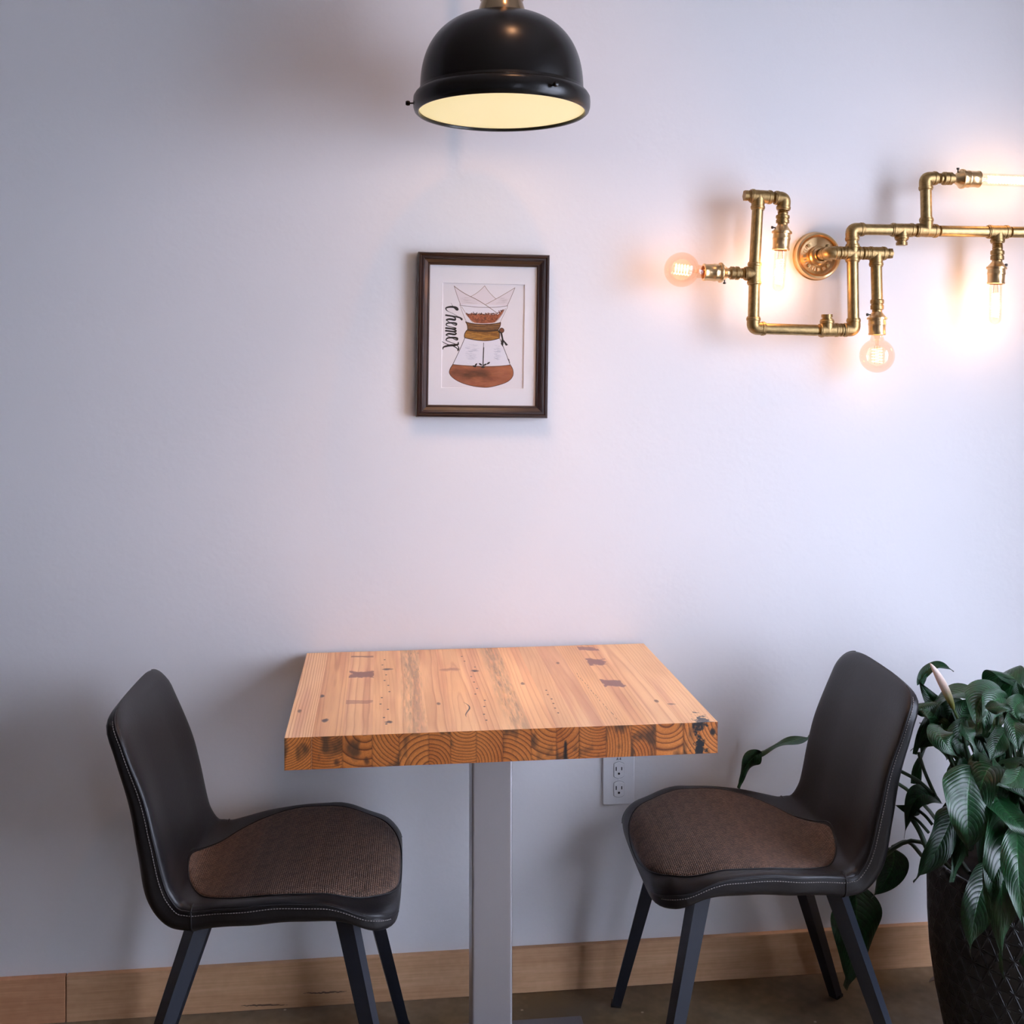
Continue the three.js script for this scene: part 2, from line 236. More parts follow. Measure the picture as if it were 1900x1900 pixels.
function makeChair(label) {
  const t = thing('dining_chair', label, 'chair', [0, 0, 0], 0);
  const curve = (pts) => new THREE.CatmullRomCurve3(pts.map((p) => V(p[0], p[1], 0)), false, 'centripetal');
  const topC = curve([[.236, .400], [.232, .420], [.205, .438], [.15, .448], [.07, .450], [-.01, .441], [-.075, .429], [-.118, .426], [-.146, .440], [-.161, .475], [-.171, .52], [-.185, .580], [-.204, .650], [-.227, .715], [-.244, .758], [-.256, .771]]);
  const botC = curve([[.236, .400], [.228, .390], [.20, .393], [.15, .410], [.07, .409], [-.01, .402], [-.075, .394], [-.125, .389], [-.168, .402], [-.199, .445], [-.214, .53], [-.228, .610], [-.250, .69], [-.268, .748], [-.256, .771]]);
  const TOP = topC.getPoints(400), BOT = botC.getPoints(400), at = (A, q) => { const f = clamp(q) * 400, i = Math.min(399, Math.floor(f)); return A[i].clone().lerp(A[i + 1], f - i); };
  const len = (() => { const a = [0]; for (let i = 1; i <= 400; i++) a.push(a[i - 1] + TOP[i].distanceTo(TOP[i - 1])); return a; })(), LEN = len[400];
  const arc = (q) => { const f = clamp(q) * 400, i = Math.min(399, Math.floor(f)); return lerp(len[i], len[i + 1], f - i); };
  const pl = (x, pts) => { for (let i = 1; i < pts.length; i++) if (x <= pts[i][0]) return lerp(pts[i - 1][1], pts[i][1], sm(clamp((x - pts[i - 1][0]) / (pts[i][0] - pts[i - 1][0])))); return pts[pts.length - 1][1]; };
  const halfW = (q) => {                                   // half width along the spine: rounded nose, waist at the bend, rounded top corners
    const l = arc(q), e = LEN - l, base = pl(l / LEN, [[0, .218], [.18, .222], [.36, .212], [.50, .192], [.58, .186], [.72, .192], [.86, .187], [1, .178]]);
    const nose = l < 0.10 ? Math.pow(1 - Math.pow(1 - l / 0.10, 2.6), 1 / 2.6) : 1, head = e < 0.07 ? Math.pow(1 - Math.pow(1 - e / 0.07, 3.2), 1 / 3.2) : 1;
    return Math.max(0.0004, base * Math.max(nose, 0.02) * Math.max(head, 0.02));
  };
  const lift = (q) => pl(arc(q) / LEN, [[0, 0], [.10, .004], [.22, .026], [.34, .033], [.43, .036], [.51, .034], [.61, .024], [.75, .022], [.92, .012], [1, 0]]);
  const norm = (q) => { const d = at(TOP, Math.min(1, q + 0.01)).sub(at(TOP, Math.max(0, q - 0.01))).normalize(); return V(d.y, -d.x, 0).multiplyScalar(d.x < 0 || true ? 1 : 1); };   // towards the sitter
  const sp = (x, e) => Math.sign(x) * Math.pow(Math.abs(x), e);
  const S = (q, phi) => {
    const low = Math.sin(phi) < 0, c = sp(Math.cos(phi), low ? 0.28 : 0.42), s = sp(Math.sin(phi), low ? 0.5 : 0.62), p = at(BOT, q).lerp(at(TOP, q), (1 + s) / 2), n = norm(q), k = lift(q) * Math.pow(Math.abs(c), 3.2) * (0.62 + 0.38 * s);
    return V(p.x + n.x * k, p.y + n.y * k, halfW(q) * c);
  };
  const ease = (v) => v < 0.12 ? 0.12 * Math.pow(v / 0.12, 1.7) : v > 0.88 ? 1 - 0.12 * Math.pow((1 - v) / 0.12, 1.7) : v;
  const shell = grid(72, 96, (u, v) => { const p = S(ease(v), u * Math.PI * 2); p.u = u; p.v = v; return p; }, true);
  mesh('shell', shell, M_leather, t);
  // woven seat pad laid in the shell: egg outline, wide at the front
  const qOf = (x) => { let a = 0.012, b = 0.62; for (let i = 0; i < 26; i++) { const m = (a + b) / 2; at(TOP, m).x > x ? a = m : b = m; } return (a + b) / 2; };   // spine position above a given x of the seat
  const padPt = (rho, th, h) => {
    const c = Math.cos(th), s = Math.sin(th), front = c < 0, e = front ? 3.3 : 2.05, A = front ? 0.1735 : 0.214, B = 0.190, r = Math.pow(Math.pow(Math.abs(c), e) + Math.pow(Math.abs(s), e), -1 / e);
    const x = 0.06 - rho * r * c * A, z = rho * r * s * B, q = qOf(x), n = norm(q), p = S(q, Math.acos(Math.pow(Math.min(1, Math.abs(z) / halfW(q)), 1 / 0.42)));
    const o = V(p.x + n.x * h, p.y + n.y * h, z); o.u = x / 0.056; o.v = z / 0.056; return o;
  };
  const pad = grid(96, 26, (u, v) => { const rho = v < 0.75 ? v / 0.75 * 0.9 : 0.9 + (v - 0.75) / 0.25 * 0.1; return padPt(Math.max(rho, 0.002), -u * Math.PI * 2, 0.012 * Math.pow(Math.max(0, 1 - Math.pow(rho, 3.2)), 0.8) + 0.0012 - 0.002 * (v >= 1)); }, true);
  mesh('seat_pad', pad, M_pad, t);
  mesh('pad_welt', tube(Array.from({ length: 97 }, (_, i) => padPt(1.008, i / 96 * Math.PI * 2, 0.0006)), 0.0011, 160, 6), M_leather, t);
  // edge seam, stitching beside it and the short joint over the bend, on both sides
  for (const s of [-1, 1]) {
    const ph = (a) => s > 0 ? a : Math.PI - a, line = (a, k0, k1, n) => Array.from({ length: n + 1 }, (_, i) => S(lerp(k0, k1, i / n), ph(a)));
    mesh('edge_seam', tube(line(0.16, 0.06, 0.965, 60), 0.0016, 150, 6), M_leather, t);
    const pts = new THREE.CatmullRomCurve3(line(0.03, 0.10, 0.93, 60)), N = 150, st = [];
    for (let i = 0; i < N; i++) { const a = pts.getPointAt(i / N), b = pts.getPointAt((i + 0.6) / N); a.z += s * 0.0006; b.z += s * 0.0006; st.push(along(new THREE.CylinderGeometry(0.00075, 0.00075, a.distanceTo(b), 5).translate(0, a.distanceTo(b) / 2, 0), a, b)); }
    mesh('stitching', st, M_thread, t);
    mesh('bend_seam', tube(Array.from({ length: 13 }, (_, i) => S(0.475 + 0.012 * Math.sin(i / 12 * 3), ph(lerp(0.7, -1.0, i / 12)))), 0.0017, 40, 6), M_leather, t);
  }
  mesh('under_frame', [rbox(0.27, 0.012, 0.03, 0.003, 0.015, 0.396, 0.12), rbox(0.27, 0.012, 0.03, 0.003, 0.015, 0.396, -0.12), rbox(0.03, 0.012, 0.27, 0.003, 0.13, 0.396, 0), rbox(0.03, 0.012, 0.27, 0.003, -0.10, 0.390, 0)], M_leg, t);
  for (const [sx, sz, tx, fx, fz] of [[1, 1, .142, .236, .208], [1, -1, .142, .236, .208], [-1, 1, -.108, -.242, .208], [-1, -1, -.108, -.242, .208]]) {
    const a = V(tx, 0.405, sz * 0.150), b = V(fx, 0, sz * fz), g = new THREE.CylinderGeometry(0.0215, 0.0145, 1, 4, 1);
    g.rotateY(Math.PI / 4 + (sx > 0 ? -0.26 : 0.65) * sz); g.translate(0, 0.5, 0);
    const p = g.attributes.position;
    for (let i = 0; i < p.count; i++) { const k = p.getY(i); p.setXYZ(i, p.getX(i) + lerp(b.x, a.x, k), k * 0.405, p.getZ(i) + lerp(b.z, a.z, k)); }
    const q = g.toNonIndexed(); q.computeVertexNormals();
    const leg = mesh('leg', q, M_leg, t);
    mesh('foot_cap', new THREE.CylinderGeometry(0.0150, 0.0150, 0.006, 4).rotateY(Math.PI / 4 + (sx > 0 ? -0.26 : 0.65) * sz).translate(b.x, 0.003, b.z), std({ color: rgb(0.01, 0.01, 0.01), roughness: 0.7 }), leg);
  }
  return t;
}
const chairLeft = makeChair('dark leather shell chair with woven seat left of the table, its back against nothing and facing right');
chairLeft.userData.label = 'dark leather shell chair left of the table, facing the plant';
chairLeft.position.set(-0.2, 0, 0.30); chairLeft.rotation.y = -0.035;
const chairRight = chairLeft.clone();
chairRight.name = numbered('dining_chair'); chairRight.userData = { label: 'dark leather shell chair right of the table, standing in front of the potted plant', category: 'chair' };
chairRight.position.set(0.72, 0, 0.30); chairRight.rotation.y = Math.PI - 0.045; scene.add(chairRight);
for (const c of [chairLeft, chairRight]) c.userData.group = 'leather chairs at the table';

// ---------------------------------------------------------------- pendant lamp
{
  const t = thing('pendant_lamp', 'black metal dome pendant lamp with brass neck and frosted glass hanging above the table', 'lamp', [0.227, 1.843, 0.285]);
  const M_black = phys({ color: rgb(0.007, 0.0065, 0.006), roughness: 0.27, specularIntensity: 0.65 });
  const M_brass = phys({ color: rgb(0.40, 0.28, 0.17), metalness: 1, roughness: 0.16 });
  const dome = [];
  for (let i = 0; i <= 40; i++) { const a = i / 40 * Math.PI / 2, e = 2 / 2.5; dome.push([0.1565 * Math.pow(Math.cos(a), e), 0.037 + 0.155 * Math.pow(Math.sin(a), e)]); }
  const outer = dome.filter((p) => p[0] > 0.03), inner = outer.map((p) => [p[0] - 0.003, p[1] - 0.003]).reverse();
  mesh('shade', lathe([...outer, [0.028, 0.1915], [0.028, 0.185], ...inner], 96), M_black, t);
  mesh('rim', lathe([[0.1555, 0.044], [0.1585, 0.0435], [0.1600, 0.0385], [0.1655, 0.0350], [0.1690, 0.0290], [0.1698, 0.0200], [0.1692, 0.0100], [0.1668, 0.0030], [0.1630, 0.0000], [0.1598, 0.0008], [0.1588, 0.0040], [0.1590, 0.0100], [0.1555, 0.044]], 120), M_black, t);
  mesh('diffuser', lathe([[0, 0.0020], [0.08, 0.0024], [0.150, 0.0040], [0.1586, 0.0060], [0.1586, 0.0085], [0.08, 0.0075], [0, 0.0070]], 96), std({ color: rgb(0.5, 0.45, 0.34), roughness: 0.5, emissive: rgb(0.67, 0.54, 0.23), emissiveIntensity: 1 }), t);
  mesh('neck', lathe([[0.0300, 0.186], [0.0480, 0.186], [0.0478, 0.190], [0.0445, 0.200], [0.0400, 0.214], [0.0392, 0.2165], [0.0418, 0.2185], [0.0418, 0.2215], [0.0385, 0.2235], [0.0362, 0.226], [0.0355, 0.260], [0.030, 0.272], [0.012, 0.278], [0.011, 0.30]], 64), M_brass, t);
  mesh('stem', new THREE.CylinderGeometry(0.008, 0.008, CH - 1.843 - 0.31, 20).translate(0, 0.29 + (CH - 1.843 - 0.31) / 2, 0), M_brass, t);
  mesh('ceiling_cup', lathe([[0.008, CH - 1.843 - 0.05], [0.03, CH - 1.843 - 0.045], [0.06, CH - 1.843 - 0.02], [0.065, CH - 1.843]], 40), M_brass, t);
  for (const az of [-1.65, 0.46, 2.55]) {
    const d = V(Math.sin(az), 0, Math.cos(az)), g = lathe([[0.0016, -0.004], [0.0016, 0.006], [0.0040, 0.0065], [0.0048, 0.009], [0.0048, 0.012], [0.0036, 0.0145], [0, 0.015]], 16);
    mesh('thumb_screw', along(g, d.clone().multiplyScalar(0.1695).setY(0.019), d.clone().multiplyScalar(0.3).setY(0.019)), M_black, t);
  }
  const glow = new THREE.RectAreaLight(PENDANT_WARM, 2.4, 0.26, 0.26);
  glow.name = 'pendant_glow'; glow.position.set(0, -0.004, 0); glow.rotation.x = -Math.PI / 2; t.add(glow);
  const beam = new THREE.SpotLight(PENDANT_WARM, 1.6, 0, 1.0, 0.9, 2); beam.name = 'pendant_beam'; beam.position.set(0, -0.006, 0); beam.target.position.set(0, -1.2, 0); beam.castShadow = true; beam.shadow.radius = 7; t.add(beam, beam.target);   // what the white inside of the dome throws down
}

// small recessed ceiling lamp that shines on the dome
{
  const t = thing('ceiling_lamp', 'small recessed warm ceiling lamp above the pendant', 'lamp', [0.40, CH, 0.95]);
  mesh('trim_ring', lathe([[0.030, -0.002], [0.034, -0.006], [0.044, -0.005], [0.047, 0]], 40), std({ color: rgb(0.7, 0.7, 0.7), roughness: 0.4 }), t);
  mesh('lens', lathe([[0, -0.003], [0.030, -0.003], [0.030, -0.001], [0, -0.001]], 32), std({ color: rgb(0.8, 0.8, 0.8), emissive: WARM, emissiveIntensity: 90 }), t);
  const s = new THREE.SpotLight(WARM, 1.5, 0, 0.5, 0.8, 2); s.name = 'ceiling_lamp_beam'; s.position.set(0, -0.02, 0); s.target.position.set(-0.17, -1.1, -0.66); s.castShadow = true; s.shadow.radius = 1.5; t.add(s, s.target);
}

// ---------------------------------------------------------------- pipe wall light
{
  const O = V(1.02, 1.606, 0), W = 0.078;
  const t = thing('wall_light', 'antique brass pipe wall light with round backplate and bare filament bulbs', 'wall light', [O.x, O.y, 0]);
  const L = (x, y, z = W) => V(x - O.x, y - O.y, z);
  const brassMap = tex(256, 256, (u, v) => { const n = fbm(u * 6, v * 6, 601, 4, 6), f = fbm(u * 80, v * 80, 607, 2, 80), k = 0.86 + 0.22 * (n - 0.5) + 0.12 * (f - 0.5); return [202 * k, 170 * k, 116 * k]; }, true, [3, 3]);
  const M_pipe = phys({ map: brassMap, metalness: 1, roughness: 0.38 }), M_fit = phys({ map: brassMap, color: rgb(0.92, 0.88, 0.85), metalness: 1, roughness: 0.42 }), M_sock = phys({ color: rgb(0.80, 0.54, 0.27), metalness: 1, roughness: 0.30 });
  const R = 0.0122, F = 0.0142, C = 0.0154;
  const dir = (a, b) => b.clone().sub(a).normalize(), off = (a, b, d) => a.clone().addScaledVector(dir(a, b), d);
  const cyl = (a, b, r, seg = 22) => along(new THREE.CylinderGeometry(r, r, a.distanceTo(b), seg, 1).translate(0, a.distanceTo(b) / 2, 0), a, b);
  const collar = (a, b) => along(lathe([[R * .99, 0], [C - .0020, .0010], [C, .0030], [C, .0078], [C - .0008, .0086], [F * .9, .0086]], 24), a, b);
  const pipe = (a, b) => mesh('pipe', cyl(a, b, R), M_pipe, t);
  const tee = (a, b, c, m) => {                            // body a-b with a branch to c leaving at m
    const d = dir(a, b), k = 0.0086;
    mesh('tee', [cyl(a, b, F), collar(a, b), collar(b, a), cyl(m, c, F), collar(c, m), new THREE.SphereGeometry(F * 1.02, 20, 14).translate(m.x, m.y, m.z)], M_fit, t);
  };
  const elbow = (a, m, b) => {
    const p = off(m, a, .0105), q = off(m, b, .0105), c = new THREE.QuadraticBezierCurve3(p, m, q);
    mesh('elbow', [new THREE.TubeGeometry(c, 14, F, 22), cyl(a, p, F), cyl(q, b, F), collar(a, m), collar(b, m), new THREE.SphereGeometry(F * 0.93, 18, 14).translate((p.x + q.x) / 4 + m.x / 2, (p.y + q.y) / 4 + m.y / 2, (p.z + q.z) / 4 + m.z / 2)], M_fit, t);
  };
  const coupling = (a, b) => { const h = a.distanceTo(b); mesh('coupling', along(lathe([[.0085, 0], [.0108, 0], [.0108, h * .18], [.0132, h * .2], [.0146, h * .26], [.0146, h * .46], [.0128, h * .5], [.0128, h * .56], [.0142, h * .6], [.0142, h * .84], [.0108, h * .88], [.0108, h], [.0085, h]], 26), a, b), M_fit, t); };
  const nipple = (a, b) => { const h = a.distanceTo(b), p = []; for (let i = 0; i <= 8; i++) { p.push([i % 2 ? .0116 : .0100, h * i / 8]); } mesh('nipple', along(lathe([[.008, 0], ...p, [.008, h]], 22), a, b), M_fit, t); };
  const plug = (a, b) => { const h = a.distanceTo(b); mesh('plug', [along(lathe([[.011, 0], [.0118, h * .1], [.0118, h * .3], [.0098, h * .34], [.0098, h * .48]], 22), a, b), along(new THREE.CylinderGeometry(.0122, .0122, h * .5, 6).translate(0, h * .73, 0), a, b)], M_fit, t); };
  const socket = (a, b, key = 0) => {
    const h = a.distanceTo(b), s = mesh('socket', along(lathe([[.007, 0], [.0098, 0], [.0102, h * .08], [.0150, h * .2], [.0196, h * .3], [.0214, h * .31], [.0218, h * .35], [.0214, h * .39], [.0186, h * .4], [.0186, h * .52], [.0191, h * .54], [.0191, h * .6], [.0183, h * .62], [.0178, h * .9], [.0186, h * .93], [.0186, h * .98], [.0172, h], [.0140, h]], 32), a, b), M_sock, t);
    const m = off(a, b, h * .2), side = V(-dir(a, b).y, dir(a, b).x, 0).multiplyScalar(key || 1);
    mesh('switch_key', along(lathe([[.0014, 0], [.0014, .008], [.0032, .0085], [.0032, .012], [0, .0125]], 10), m.clone().addScaledVector(side, .012), m.clone().addScaledVector(side, .05)), std({ color: rgb(.03, .025, .02), roughness: .4 }), s);
  };
  const M_glass = phys({ color: rgb(1.0, 0.92, 0.84), transmission: 1, thickness: 0, roughness: 0, ior: 1.5 });
  const M_amber = phys({ color: rgb(1.0, 0.87, 0.76), transmission: 1, thickness: 0, roughness: 0, ior: 1.5 });
  const M_fil = (k) => std({ color: rgb(0.1, 0.08, 0.05), emissive: rgb(1.0, 0.66, 0.30), emissiveIntensity: k });
  const M_wire = std({ color: rgb(0.3, 0.25, 0.2), metalness: 0.8, roughness: 0.4 });
  const lamp = (parent, p, cd, rad) => { const l = new THREE.PointLight(WARM, cd, 0, 2); l.name = 'bulb_light'; l.position.copy(p); l.castShadow = true; l.shadow.radius = rad; parent.add(l); };
  const frame3 = (a, b) => { const d = dir(a, b), u = V(-d.y, d.x, 0), w = V(0, 0, 1); return (s, x, y) => a.clone().addScaledVector(d, s).addScaledVector(u, x).addScaledVector(w, y); };
  // globe bulb: neck at a, centre at c
  const globe = (a, c, r, cd, glow) => {
    const h = a.distanceTo(c), pts = [[.0118, -.004], [.0125, .004]];
    for (let i = 0; i <= 40; i++) { const g = lerp(2.72, 0, i / 40); pts.push([r * Math.sin(g), h + r * Math.cos(g)]); }
    const bulb = mesh('bulb', along(new THREE.LatheGeometry(pts.filter((p, i) => i < 2 || p[0] > .0127 || p[1] > h).map((p) => new THREE.Vector2(Math.max(p[0], 1e-5), p[1])), 48), a, c), M_amber, t);
    bulb.userData.label = 'clear amber globe bulb';
    const f = frame3(c, off(c, a, -1)), path = [], n = 5;
    for (let i = 0; i <= 160; i++) { const s = i / 160, an = s * n * Math.PI * 2; path.push(f(lerp(.016, -.016, s), .0105 * Math.cos(an), .0105 * Math.sin(an))); }
    mesh('filament', tube(path, .0013, 400, 6), M_fil(glow), bulb);
    mesh('glass_stem', [along(lathe([[.009, 0], [.0045, .012], [.003, h - .014], [.0045, h - .012]], 14), a, c)], M_glass, bulb);
    mesh('support_wire', [cyl(f(-.022, .006, 0), f(.018, .006, 0), .0004, 5), cyl(f(-.022, -.006, 0), f(.018, -.006, 0), .0004, 5)], M_wire, bulb);
    lamp(bulb, c, cd, 1.4);
  };
  // tubular bulb from a to b
  const tubular = (a, b, r, cd, glow, name = 'clear tubular filament bulb') => {
    const h = a.distanceTo(b), pts = [[r * .86, -.004], [r * .9, .004], [r, .010]];
    for (let i = 0; i <= 10; i++) { const g = i / 10 * Math.PI / 2; pts.push([r * Math.cos(g), h - r + r * Math.sin(g)]); }
    const bulb = mesh('bulb', along(new THREE.LatheGeometry(pts.map((p) => new THREE.Vector2(Math.max(p[0], 1e-5), p[1])), 32), a, b), M_glass, t);
    bulb.userData.label = name;
    const f = frame3(a, b), path = [], n = Math.round(h / .009);
    for (let i = 0; i <= n * 24; i++) { const s = i / (n * 24), an = s * n * Math.PI * 2; path.push(f(lerp(.022, h - .016, s), r * .55 * Math.cos(an), r * .55 * Math.sin(an))); }
    mesh('filament', tube(path, .0013, n * 40, 6), M_fil(glow), bulb);
    mesh('support_wire', [cyl(f(.002, .004, 0), f(.024, .006, 0), .0005, 5), cyl(f(.002, -.004, 0), f(.024, -.006, 0), .0005, 5)], M_wire, bulb);
    const k = h > .1 ? 2 : 1;
    for (let i = 0; i < k; i++) lamp(bulb, f(lerp(.022, h - .016, (i + .5) / k), 0, 0), cd / k, 1.2);
  };
  // round backplate with cast rim, raised marks and bolts
  const bc = L(.967, 1.606, 0);
  const canopy = mesh('backplate', lathe([[.0, .012], [.040, .012], [.0425, .0135], [.0435, .017], [.0465, .0195], [.0505, .018], [.0525, .013], [.0525, .004], [.0545, .002], [.0545, 0], [0, 0]], 72).rotateX(Math.PI / 2).translate(bc.x, bc.y, 0), M_sock, t);
  const marks = [];
  for (let i = 0; i < 26; i++) { const a = 0.5 + i * 0.2; if (i > 22) continue; marks.push(rbox(.0022 + .0018 * hash(i, 3, 3), .0075, .002, .0005, 0, .031, .0125, 1).rotateZ(a + (hash(i, 1, 3) - .5) * .12).translate(bc.x, bc.y, 0)); }
  mesh('raised_mark', marks, M_sock, canopy);
  for (let i = 0; i < 4; i++) { const a = Math.PI / 4 + i * Math.PI / 2; mesh('bolt', lathe([[0, .0165], [.0035, .016], [.0042, .012]], 14).rotateX(Math.PI / 2).translate(bc.x + .031 * Math.cos(a), bc.y + .031 * Math.sin(a), 0), M_fit, canopy); }
  mesh('spud', [lathe([[.0215, .012], [.0215, .018], [.0180, .021], [.0180, .027], [.0140, .029], [.0140, .036]], 30).rotateX(Math.PI / 2).translate(bc.x, bc.y, 0), cyl(V(bc.x, bc.y, .03), V(bc.x, bc.y, W - .018), R)], M_sock, t);
  elbow(V(bc.x, bc.y, W - .020), V(bc.x, bc.y, W), V(bc.x + .020, bc.y, W));
  // middle run through the cross to the right-hand tee and its hanging globe
  const X = L(1.0195, 1.606);
  coupling(L(.985, 1.606), L(1.004, 1.606));
  mesh('cross', [cyl(L(1.000, 1.606), L(1.039, 1.606), F), cyl(L(1.0195, 1.586), L(1.0195, 1.626), F), collar(L(1.0195, 1.626), X), collar(L(1.0195, 1.586), X), collar(L(1.000, 1.606), X), collar(L(1.039, 1.606), X)], M_fit, t);
  coupling(L(1.038, 1.606), L(1.058, 1.606));
  tee(L(1.056, 1.606), L(1.095, 1.606), L(1.0735, 1.577), L(1.0735, 1.606)); plug(L(1.093, 1.606), L(1.109, 1.606));
  pipe(L(1.0735, 1.580), L(1.0755, 1.505)); coupling(L(1.0755, 1.512), L(1.0755, 1.478)); socket(L(1.0755, 1.483), L(1.0755, 1.427), -1);
  globe(L(1.0755, 1.430), L(1.0755, 1.382), .0375, .012, 5);
  // right vertical, bottom run, left vertical
  pipe(L(1.0195, 1.590), L(1.0215, 1.462)); elbow(L(1.0215, 1.464), L(1.0225, 1.438), L(.998, 1.438));
  coupling(L(1.000, 1.438), L(.984, 1.438)); tee(L(.988, 1.438), L(.944, 1.437), L(.9615, 1.461), L(.9615, 1.4375)); plug(L(.9615, 1.459), L(.9613, 1.472));
  nipple(L(.945, 1.437), L(.937, 1.437)); pipe(L(.938, 1.437), L(.822, 1.440)); elbow(L(.822, 1.440), L(.7955, 1.441), L(.796, 1.466));
  pipe(L(.796, 1.462), L(.798, 1.540)); tee(L(.7975, 1.534), L(.7988, 1.584), L(.776, 1.559), L(.798, 1.559)); pipe(L(.7988, 1.580), L(.8055, 1.700));
  nipple(L(.778, 1.559), L(.768, 1.5595)); coupling(L(.770, 1.5595), L(.740, 1.560)); socket(L(.744, 1.560), L(.684, 1.561), 1);
  globe(L(.688, 1.561), L(.637, 1.566), .0375, .016, 6);
  tee(L(.789, 1.727), L(.837, 1.7245), L(.8055, 1.697), L(.8067, 1.726)); plug(L(.791, 1.727), L(.775, 1.7275));
  nipple(L(.835, 1.7245), L(.845, 1.724)); elbow(L(.843, 1.724), L(.8655, 1.723), L(.8625, 1.697)); nipple(L(.8625, 1.699), L(.8618, 1.690)); coupling(L(.8618, 1.692), L(.861, 1.665)); socket(L(.861, 1.670), L(.857, 1.610), -1);
  tubular(L(.857, 1.612), L(.851, 1.521), .0132, .04, 14);
  // upper run
  pipe(L(1.0195, 1.624), L(1.0190, 1.636)); elbow(L(1.0190, 1.632), L(1.0180, 1.658), L(1.045, 1.658)); pipe(L(1.041, 1.658), L(1.108, 1.658));
  tee(L(1.108, 1.658), L(1.160, 1.658), L(1.132, 1.636), L(1.132, 1.658)); plug(L(1.132, 1.638), L(1.132, 1.624)); nipple(L(1.159, 1.658), L(1.166, 1.658));
  tee(L(1.165, 1.658), L(1.214, 1.657), L(1.189, 1.686), L(1.189, 1.6575)); nipple(L(1.213, 1.657), L(1.221, 1.657)); pipe(L(1.220, 1.657), L(1.331, 1.657));
  pipe(L(1.189, 1.684), L(1.1878, 1.748)); elbow(L(1.1878, 1.746), L(1.187, 1.773), L(1.213, 1.773)); nipple(L(1.211, 1.773), L(1.222, 1.773)); coupling(L(1.220, 1.773), L(1.252, 1.773)); socket(L(1.250, 1.773), L(1.312, 1.773), 1);
  tubular(L(1.310, 1.773), L(1.462, 1.771), .0135, .016, 12, 'long clear tubular bulb');
  tee(L(1.331, 1.657), L(1.380, 1.657), L(1.355, 1.632), L(1.355, 1.657)); nipple(L(1.355, 1.634), L(1.355, 1.620)); coupling(L(1.355, 1.622), L(1.354, 1.590)); socket(L(1.354, 1.596), L(1.351, 1.541), 1);
  tubular(L(1.351, 1.543), L(1.349, 1.452), .0132, .032, 14);
  nipple(L(1.379, 1.657), L(1.388, 1.657)); pipe(L(1.386, 1.657), L(1.52, 1.657)); tee(L(1.518, 1.657), L(1.562, 1.657), L(1.54, 1.634), L(1.54, 1.657)); plug(L(1.54, 1.636), L(1.54, 1.622)); plug(L(1.560, 1.657), L(1.575, 1.657));
}

// ---------------------------------------------------------------- framed drawing
{
  const w = 0.284, h = 0.3535, t = thing('framed_picture', 'dark wood framed drawing of a glass coffee maker with lettering down its side', 'picture', [0.215, 1.425, 0]);
  t.rotation.z = -0.0145;
  const prof = [[0, 0.002], [0, 0.021], [.0015, .0235], [.0055, .0245], [.0075, .0225], [.0085, .0235], [.0125, .0235], [.0140, .0205], [.0150, .0205], [.0215, .0150], [.0235, .0155], [.0260, .0125], [.0262, .0060], [.0262, .002]];
  const pos = [], uv = [], cs = [[-1, 1], [1, 1], [1, -1], [-1, -1]], pt = (c, p) => V(c[0] * (w / 2 - p[0]), c[1] * (h / 2 - p[0]), p[1]);
  for (let k = 0; k < 4; k++) for (let i = 0; i + 1 < prof.length; i++) {
    const a = pt(cs[k], prof[i]), b = pt(cs[(k + 1) % 4], prof[i]), c = pt(cs[(k + 1) % 4], prof[i + 1]), d = pt(cs[k], prof[i + 1]), le = k % 2 ? h : w;
    for (const [p, u, v] of [[a, 0, i], [d, 0, i + 1], [c, le, i + 1], [a, 0, i], [c, le, i + 1], [b, le, i]]) { pos.push(p.x, p.y, p.z); uv.push(u * 6, v * 0.07 + k * 0.3); }
  }
  const g = new THREE.BufferGeometry(); g.setAttribute('position', new THREE.Float32BufferAttribute(pos, 3)); g.setAttribute('uv', new THREE.Float32BufferAttribute(uv, 2)); g.computeVertexNormals();
  const walnut = tex(512, 128, (u, v) => { const n = fbm(u * 6, v * 40, 701, 4), f = fbm(u * 40, v * 120, 709, 2); return [46 + 36 * (n - .5) + 16 * (f - .5), 25 + 20 * (n - .5) + 8 * (f - .5), 17 + 12 * (n - .5)]; }, true);
  mesh('frame', creased(g, 0.5), phys({ map: walnut, roughness: 0.34, clearcoat: 0.6, clearcoatRoughness: 0.15 }), t);
  mesh('backing', box(w - .01, h - .01, .004, 0, 0, .0035), std({ color: rgb(.25, .18, .12), roughness: .9 }), t);
  // the mat has a bevelled window; scale of the drawing: 805 x 1020 units over its opening
  const mw = 0.1775, mh = 0.225, mx = 0.001, my = -0.0005, iw = w - .046, ih = h - .046;
  const s = new THREE.Shape([[-iw / 2, -ih / 2], [iw / 2, -ih / 2], [iw / 2, ih / 2], [-iw / 2, ih / 2]].map((p) => new THREE.Vector2(...p)));
  s.holes.push(new THREE.Path([[mx - mw / 2, my - mh / 2], [mx - mw / 2, my + mh / 2], [mx + mw / 2, my + mh / 2], [mx + mw / 2, my - mh / 2]].map((p) => new THREE.Vector2(...p))));
  mesh('mat', new THREE.ExtrudeGeometry(s, { depth: .0012, bevelEnabled: true, bevelThickness: .0006, bevelSize: .0006, bevelOffset: -.0006, bevelSegments: 1 }).translate(0, 0, .0076), std({ color: rgb(.76, .74, .75), roughness: .85 }), t);
  mesh('print', box(mw + .004, mh + .004, .0006, mx, my, .0066), [0, 1, 2, 3, 4, 5].map((i) => std(i === 4 ? { map: drawing(mw + .004, mh + .004), roughness: .85 } : { color: rgb(.76, .74, .75), roughness: .85 })), t);
  mesh('glass', box(iw + .004, ih + .004, .0015, 0, 0, .0108), phys({ color: rgb(1, 1, 1), transmission: 1, thickness: 0, roughness: 0.02, ior: 1.5 }), t);
}
